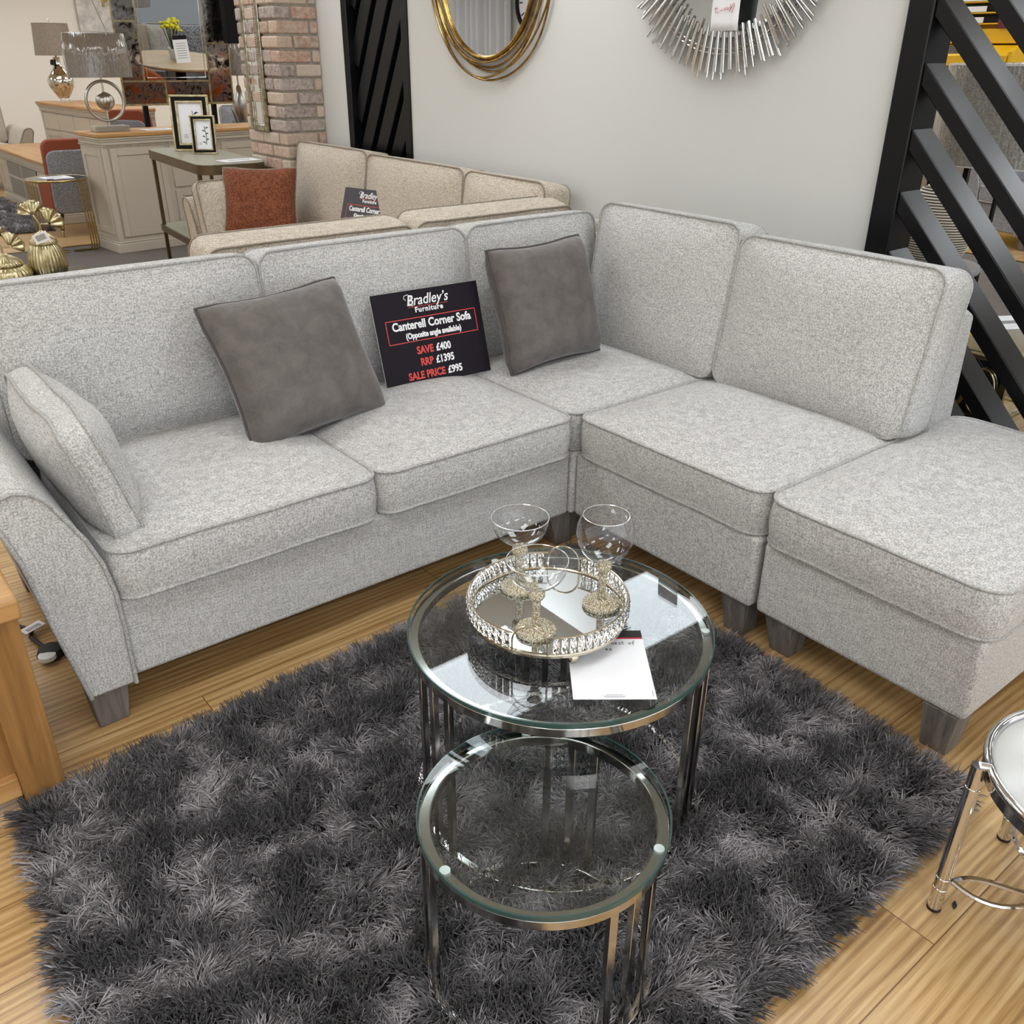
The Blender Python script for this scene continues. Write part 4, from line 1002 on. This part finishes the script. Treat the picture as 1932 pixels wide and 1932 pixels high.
def window_mirror():
    m = frame((1.26, 6.50, 1.055), (.999, .0, 0), (0, -.083, 1)); t = thing('window_mirror', 'large mirror of foxed panes in thin gold bars behind the sideboard', 'mirror', mx=m)
    x = [-.475, -.29, .265, .465]; H = 1.35; z0 = .18
    MB().box(x[0], x[3], .012, .022, 0, H).build('backing', 'blackmatt', t, flat=True)
    MB().box(x[1], x[2], .0, .012, z0, H-.18).build('centre_pane', 'mirror', t, flat=True)
    bv = MB().box(x[1], x[2], -.006, .002, z0, z0+.03).box(x[1], x[1]+.03, -.006, .002, z0, H-.18).box(x[2]-.03, x[2], -.006, .002, z0, H-.18)
    bv.build('bevelled_edge', 'mirror', t, bevel=.005)
    ps = [(x[0], x[1], 0+.18, .62), (x[0], x[1], .62, 1.17), (x[2], x[3], .0, .47), (x[2], x[3], .47, .96), (x[2], x[3], .96, H), (x[0], -.12, 0, z0), (-.12, x[2], 0, z0), (x[0], x[2], 1.17, H)]
    for a, b, c, d in ps: MB().box(a+.004, b-.004, .002, .012, c+.004, d-.004).build('foxed_pane', 'foxed', t, flat=True)
    g = .006; bars = [(x[0], x[3], 0, 0), (x[0], x[3], H, H), (x[0], x[0], 0, H), (x[3], x[3], 0, H), (x[1], x[1], z0, H), (x[2], x[2], 0, H), (x[0], x[2], z0, z0), (-.12, -.12, 0, z0), (x[0], x[1], .62, .62), (x[2], x[3], .47, .47), (x[2], x[3], .96, .96), (x[0], x[2], 1.17, 1.17)]
    for a, b, c, d in bars: MB().box(a-g, b+g, -.008, .014, c-g, d+g).build('gold_bar', 'palegold', t, flat=True)
    for sx in (-.3, .3): MB().box(sx-.02, sx+.02, .03, .06, -1.05, H).build('stand_post', 'blackmatt', t, flat=True)
window_mirror()
t = thing('hanging_speaker', 'long black box hanging in front of the window-pane mirror', 'speaker', (1.70, 6.30, 1.522))
MB().box(-.055, .055, -.05, .05, 0, 1.0).build('housing', 'blackmatt', t, bevel=.006)
MB().box(.056, .064, -.045, .045, .14, 1.0).build('white_edge', 'white', t, flat=True)
MB().tube([(0, 0, 1.0), (0, 0, 1.18)], .01, 8).build('ceiling_rod', 'ink', t)

# ------------------------------------------------------------------ further back on the left
def armchair(label, loc, rz, mat, pipe, w=.95):
    t = thing('armchair', label, 'armchair', loc, rz)
    hw = w/2-.2
    MB().box(-hw, hw, .012, .80, .121, .335).build('base', mat, t, bevel=.012); back_panel(I4, -hw, hw, t, mat, ztop=.86)
    arm_part(T(-hw, .004, 0) @ Matrix.Diagonal((-1, 1, 1, 1)), t, mat, pipe, 0, .9); arm_part(T(hw, .004, 0), t, mat, pipe, 0, .9)
    run_seat(I4, -hw+.003, hw-.003, -.012, .64, t, mat, pipe, seed=41); run_back(I4, -hw-.03, hw+.03, t, mat, pipe, seed=42)
    for x in (-hw-.05, hw+.05):
        for y in (.08, .8): foot(t, x, y, .122)
armchair('beige fabric armchair by the cream wall behind the low painted unit', (.36, 10.45, 0), 0, 'beige', 'beigepipe', 1.05)
def painting():
    t = thing('canvas_print', 'pale grey canvas of seed heads with yellow touches on the cream wall', 'picture', (2.62, 12.57, 1.70))
    MB().box(-.42, .42, -.02, .02, 0, .85).build('canvas', 'canvas', t, flat=True)
    rs = random.Random(4); a = MB(); y_ = MB()
    for cx, cz in ((-.22, .42), (.08, .30), (.22, .55)):
        a.tube([(cx, -.022, cz), (cx*.4, -.022, 0.01)], .005, 5)
        for k in range(22):
            th = rs.uniform(.2, PI-.2); L = rs.uniform(.14, .27); a.tube([(cx, -.022, cz), (cx+L*math.cos(th), -.022, cz+L*math.sin(th))], .003, 4)
        for k in range(4):
            th = rs.uniform(.3, 2.9); L = rs.uniform(.1, .22); x, z = cx+L*math.cos(th), cz+L*math.sin(th); y_.box(x-.02, x+.02, -.0235, -.02, z-.04, z+.04, None)
    a.build('seed_heads', 'greyink', t); y_.build('yellow_dabs', 'gold', t, flat=True)
painting()
armchair('charcoal armchair seen beyond the right edge of the window-pane mirror', (2.62, 8.1, 0), -.3, 'greychair', 'pipe', .95)
def small_table(label, loc, w, h, top, leg, name='side_table'):
    t = thing(name, label, 'table', loc)
    MB().box(-w/2, w/2, -w/2, w/2, h-.03, h).build('top', top, t, bevel=.004)
    for x in (-1, 1):
        for y in (-1, 1): MB().box(x*(w/2-.035)-.018, x*(w/2-.035)+.018, y*(w/2-.035)-.018, y*(w/2-.035)+.018, 0, h-.03).build('leg', leg, t, flat=True)
    for s in (-1, 1):
        MB().box(-w/2+.03, w/2-.03, s*(w/2-.035)-.012, s*(w/2-.035)+.012, h-.09, h-.03).build('apron', leg, t, flat=True)
    return t
small_table('black side table behind the brick pillar under the wrapped lamp', (2.15, 7.35, 0), .42, .78, 'black', 'black')
t = thing('table_lamp', 'film-wrapped linen lamp between the foxed mirror and the brick pillar', 'lamp', (2.15, 7.35, .7805))
MB().lathe([(0, 0), (.09, 0), (.09, .02), (.03, .04), (.07, .15), (.08, .25), (.02, .38), (0, .40)], 28).build('base', 'silver', t)
MB().tube([(0, 0, .38), (0, 0, .52)], .008, 8).build('stem', 'silver', t); shade(t, .22, .20, .48, .80, 'linen', 1, True)
def plant(label, loc, h, n, mat, seed, pot='white'):
    t = thing('potted_plant', label, 'plant', loc); rs = random.Random(seed)
    MB().lathe([(0, 0), (.07, 0), (.09, .14), (.085, .14), (.08, .125), (0, .12)], 24).build('pot', pot, t)
    for k in range(n):
        a = rs.uniform(0, 2*PI); L = h*rs.uniform(.7, 1.0); sp = rs.uniform(.15, .5)*h; rows = []
        d = Vector((math.cos(a), math.sin(a), 0)); s = Vector((-math.sin(a), math.cos(a), 0))
        for i in range(7):
            q = i/6; w_ = .022*math.sin(PI*min(.98, q*.9+.1)); c = d*(sp*q*q)+Vector((0, 0, .12+L*q-.25*L*q**3)); rows.append([c-s*w_, c, c+s*w_])
        MB().grid(rows).build('leaf', mat, t, 80, solid=.0015)
plant('dark strap-leaved plant beside the sideboard behind the foxed mirror', (1.95, 6.85, 0), 1.15, 12, 'darkleaf', 3)

# ------------------------------------------------------------------ the bay behind the slatted screen
def ribbed_vase():
    t = thing('ribbed_vase', 'large cream and dark ribbed ceramic vase behind the slatted screen', 'vase', (2.30, .155, .6205)); r = .158; h = .33
    prof = []
    n = 30
    for i in range(n*4+1):
        q = i/(n*4); R0 = r*(math.sin(PI*(.16+.70*q)))**.75*(1 if q < .97 else .85); ridge = .004*math.cos(2*PI*q*n); prof.append((R0+ridge, h*q))
    MB().lathe([(0, 0)]+prof+[(.06, h), (.055, h-.02), (0, h-.02)], 56).build('body', 'ceramic', t, 80)
    gr = MB()
    for k in range(n):
        q = (k+.5)/n; R0 = r*(math.sin(PI*(.16+.70*q)))**.75; gr.ring(R0-.0022, .0026, h*q, 48, 6)
    gr.build('dark_grooves', 'ceramicdark', t)
ribbed_vase()
t = thing('pedestal_table', 'small grey round table under the ribbed vase', 'table', (2.30, .155, 0))
MB().lathe([(0, .59), (.21, .59), (.215, .605), (.21, .62), (0, .62)], 48).build('top', 'greentopgrey', t, 40)
MB().lathe([(0, 0), (.16, 0), (.16, .02), (.03, .05), (.03, .59), (0, .59)], 32).build('pedestal', 'black', t, 40)
t = thing('floor_lamp', 'big film-wrapped grey drum lamp on a black pole behind the slatted screen', 'lamp', (2.90, .20, .0045))
MB().lathe([(0, 0), (.15, 0), (.15, .015), (.02, .03), (0, .03)], 32).build('base', 'black', t, 40)
MB().tube([(0, 0, .02), (0, 0, 1.12)], .011, 10).build('pole', 'black', t); shade(t, .335, .325, 1.00, 1.416, 'greylinen', 1, True)
small_table('tall black table with orange wooden top further behind the slatted screen', (4.75, 1.62, 0), .55, .90, 'oak', 'black')
def mirrored_table():
    t = thing('mirrored_side_table', 'gold-framed mirrored side table with wire front behind the slatted screen', 'table', (1.80, -.43, 0)); a, b, h = .30, .19, .50
    MB().box(-a, a, -b, b, h-.018, h).build('top_frame', 'palegold', t, bevel=.004)
    MB().box(-a+.03, a-.03, -b+.03, b-.03, h+.0004, h+.003).build('mirror_top', 'mirror', t, flat=True)
    MB().box(-a+.012, a-.012, -b+.012, b-.012, .02, h-.018).build('mirror_body', 'mirrorgrey', t, flat=True)
    for x in (-a, a-.022):
        for y in (-b, b-.022): MB().box(x, x+.022, y, y+.022, 0, h-.018).build('post', 'palegold', t, flat=True)
    w = MB()
    for k in range(22): w.box(-a+.0, -a+.010, -b+.03+k*.0155, -b+.0335+k*.0155, .02, h*.52)
    w.box(-a-.002, -a+.012, -b+.02, b-.02, h*.52, h*.54)
    w.build('wire_front', 'gold', t, flat=True)
    ov = MB()
    for k in range(3):
        ov.tube([(-a+.004, -b+.085+k*.105+.048*math.cos(q), h*.73+.085*math.sin(q)) for q in np.linspace(0, 2*PI, 32, endpoint=False)], .005, 6, True)
    ov.build('oval_tracery', 'palegold', t)
    MB().box(-a+.003, a-.003, -b, -b+.011, h*.52, h*.54).box(-a, a, -b, -b+.012, .0, .02).build('rail', 'palegold', t, flat=True)
mirrored_table()
papers('white printed card on the gold mirrored side table', 1.99, -.36, .5035, -.5, .26, .19)
armchair('grey marl armchair far behind the slatted screen', (6.45, 1.76, 0), -1.9, 'greychair', 'pipe', .88)
t = thing('shag_rug', 'small grey shag rug far behind the slatted screen', 'rug', (6.6, .80, 0))
Q3 = [(-.62, -.6), (.6, -.6), (.6, .42), (-.62, .42)]
MB().prism(Q3, .001, .006, 'z').build('backing', 'rugback', t, flat=True); shag('pile', Q3, 9000, .055, 'pilelight', t, 12, rad=.0028)
def yellow_unit():
    t = thing('yellow_unit', 'bright yellow metal shop unit with shelves and roller tray behind the screen', 'display unit', (8.0, 3.0, 0))
    # front faces -x ; local y from -.55 (right) to .75
    MB().box(.12, .75, -.5, .8, 0, 2.25).build('back', 'yellow', t, flat=True)
    for y in (-.56, .78): MB().box(-.05, .75, y, y+.05, 0, 2.25).build('side', 'yellow', t, bevel=.005)
    for k in range(5):
        z = 1.74+.095*k; MB().box(-.02+.02*k, .2, -.25, .78, z, z+.012).build('shelf', 'yellow', t, flat=True); MB().box(-.026+.02*k, -.02+.02*k, .0, .74, z+.014, z+.062).build('white_label', 'white', t, flat=True)
        MB().box(.11, .125, -.25, .78, z+.012, z+.09).build('slot_shade', 'ink', t, flat=True)  # flat dark strip: shade between the shelves put into the colour
    MB().box(-.05, .2, -.3, .78, 1.575, 1.70).build('front_panel', 'yellow', t, bevel=.004)
    MB().box(-.06, .2, -.51, -.3, 1.575, 1.70).build('front_panel', 'yellow', t, bevel=.004)
    MB().prism([(-.42, 1.38), (-.42, 1.47), (-.05, 1.56), (.2, 1.56), (.2, 1.38)], -.51, .78, 'y').build('tray', 'yellow', t, bevel=.004)
    for k in range(4):
        x = -.36+.075*k; z = 1.49+.018*k
        for y in np.arange(-.08, .7, .1): MB().box(x, x+.06, y, y+.085, z-.01, z+.012).build('roller', 'rubber', t, flat=True)
    MB().prism([(-.42, 1.20), (-.42, 1.50), (-.12, 1.60), (.1, 1.60), (.1, 1.20)], -.53, -.50, 'y').build('cheek', 'yellow', t, flat=True)
    MB().lathe([(0, 0), (.04, 0), (.04, .01), (0, .01)], 20, T(-.43, -.30, 1.50) @ RY(PI/2)).build('hole_shade', 'ink', t)  # solid dark disc, the shade inside a hole painted on
    MB().box(.0, .1, -.5, .78, .0, 1.38).build('lower_body', 'paintdark', t, flat=True)
    q = MB().box(-.09, -.07, -.30, -.18, 1.70, 1.78).box(-.09, -.07, -.27, -.21, 1.78, 1.83).build('maroon_clip', 'maroon', t, bevel=.004)
yellow_unit()

# ------------------------------------------------------------------ the dining corner that the window-pane mirror reflects
def oval_dining():
    t = thing('dining_table', 'pale oak dining table reflected in the window-pane mirror', 'table', (2.66, 2.75, 0))
    MB().lathe([(0, .715), (.60, .715), (.64, .735), (.64, .75), (0, .75)], 64).build('top', 'tabletop', t, 40)
    MB().lathe([(0, 0), (.34, 0), (.34, .02), (.07, .05), (.06, .715), (0, .715)], 32).build('pedestal', 'blackmatt', t, 40)
oval_dining()
def tub_chair(label, loc, rz):
    t = thing('tub_chair', label, 'chair', loc, rz)   # faces local -y
    rows = []
    for i in range(11):
        q = i/10; row = []
        for j in range(33):
            a = -PI*.62+PI*1.24*j/32; top = .44+.40*(math.cos(a*.5)**3); rad = .235+.045*q
            row.append((rad*math.sin(a), rad*math.cos(a)*.95, .42+(top-.42)*q))
        rows.append(row)
    MB().grid(rows).build('shell', 'rustshell', t, 80, solid=.03)
    MB().lathe([(0, .40), (.22, .40), (.245, .43), (.23, .475), (0, .485)], 40).build('seat', 'rustshell', t, 50)
    for x in (-1, 1):
        for y in (-1, 1): MB().tube([(x*.12, y*.12, .41), (x*.2, y*.2, 0)], .013, 8).build('leg', 'blackmatt', t)
tub_chair('rust tub chair at the near right of the reflected dining table', (2.95, 3.50, 0), PI-.5+.25+PI)
tub_chair('rust tub chair at the near left of the reflected dining table', (2.02, 3.42, 0), .65)
tub_chair('rust tub chair at the far right of the reflected dining table', (3.42, 2.35, 0), -2.0)
tub_chair('rust tub chair at the far left of the reflected dining table', (1.95, 2.15, 0), 2.2)
m = frame((2.64, 2.95, .7505), (-.95, .3, 0), (.08, -.22, 1)); t = thing('menu_card', 'white printed card standing on the reflected dining table', 'card', mx=m)
MB().box(-.105, .105, 0, .003, 0, .297).build('card', 'paper', t, flat=True); MB().box(-.104, .104, -.001, 0, .25, .296).build('dark_heading', 'signface', t, flat=True)
for k in range(7): MB().box(-.07, .07, -.001, 0, .05+.026*k, .056+.026*k).build('print', 'greyink', t, flat=True)
def flowers():
    t = thing('flower_pot', 'white pot of yellow flowers on the reflected dining table', 'plant', (2.62, 2.70, .7505)); rs = random.Random(2)
    MB().lathe([(0, 0), (.05, 0), (.07, .12), (.065, .12), (.06, .11), (0, .11)], 24).build('pot', 'white', t)
    st = MB(); fl = MB()
    for k in range(26):
        a = rs.uniform(0, 2*PI); r_ = rs.uniform(.02, .13); z = rs.uniform(.30, .44); x, y = r_*math.cos(a), r_*math.sin(a)
        st.tube([(x*.2, y*.2, .1), (x, y, z)], .003, 5); fl.ball((x, y, z), rs.uniform(.018, .03), 6, .7)
    st.build('stems', 'leaf', t); fl.build('petals', 'flower', t)
flowers()
def bay_sofa():
    t = thing('sofa', 'grey sofa with scatter cushions reflected behind the dining table', 'sofa', (2.80, 1.88, 0), PI)
    MB().box(-.75, .75, .012, .80, .121, .335).build('base', 'greychair', t, bevel=.012); back_panel(I4, -.75, .75, t, 'greychair')
    run_seat(I4, -.75, -.003, -.01, .66, t, 'greychair', 'pipe', seed=51); run_seat(I4, .003, .75, -.01, .66, t, 'greychair', 'pipe', seed=52)
    run_back(I4, -.76, -.003, t, 'greychair', 'pipe', seed=53); run_back(I4, .003, .76, t, 'greychair', 'pipe', seed=54)
    for x in (-.68, .68):
        for y in (.08, .8): foot(t, x, y, .122)
bay_sofa()
for x, m_, rz_, lab in ((2.16, 'pattern', .1, 'patterned grey scatter cushion at the left end of the reflected sofa'), (2.56, 'linen', -.15, 'plain pale scatter cushion beside the menu card in the mirror'), (2.96, 'greylinen', .1, 'plain grey scatter cushion leaning in the middle of the reflected sofa'), (3.36, 'pattern', -.1, 'patterned grey scatter cushion at the right end of the reflected sofa')):
    pillow(.46, .46, .14, frame((x, 1.38, .72), (-1, rz_, 0), (rz_, -.35, 1)) @ Matrix(((1, 0, 0, 0), (0, 0, -1, 0), (0, 1, 0, 0), (0, 0, 0, 1))), 'scatter_cushion', lab, 'cushion', m_, 'pipe', int(x*10), .014)
plant('spiky green plant at the left side of the reflected dining table', (1.80, 2.66, 0), .8, 10, 'leaf', 7)

# ------------------------------------------------------------------ what the gold loop mirror reflects
struct(MB().box(-3.75, -3.65, 6.6, 9.6, 0, 2.7).build('wall_left', 'wall', flat=True))
t = thing('curtain', 'pale grey pleated curtain reflected in the gold loop mirror', 'curtain', (-3.60, 8.35, 0))
rows = []
for z in (.05, 2.6): rows.append([(.035*math.sin(y*46)+.02*math.sin(y*17), y, z) for y in np.linspace(-.62, .62, 140)])
MB().grid(rows).build('cloth', 'curtaincloth', t, 80, solid=.004)
M_CLOCK = (-3.62, 7.32, 2.0)
t = thing('wall_clock', 'black-rimmed wall clock reflected in the gold loop mirror', 'clock', M_CLOCK)
K = RY(PI/2)
MB().lathe([(0, 0), (.30, 0), (.30, .01), (0, .01)], 48, K).build('face', 'paper', t, 30); MB().ring(.31, .03, .01, 64, 8, K).build('rim', 'blackmatt', t)
nm = MB()
for k in range(12): nm.box(.21, .27, -.008, .008, .011, .013, K @ RZ(k*PI/6))
nm.build('hour_marks', 'ink', t, flat=True)
for a, L in ((.6, .16), (2.2, .22)): MB().box(-.02, L, -.008, .008, .014, .016, K @ RZ(a)).build('hand', 'ink', t, flat=True)
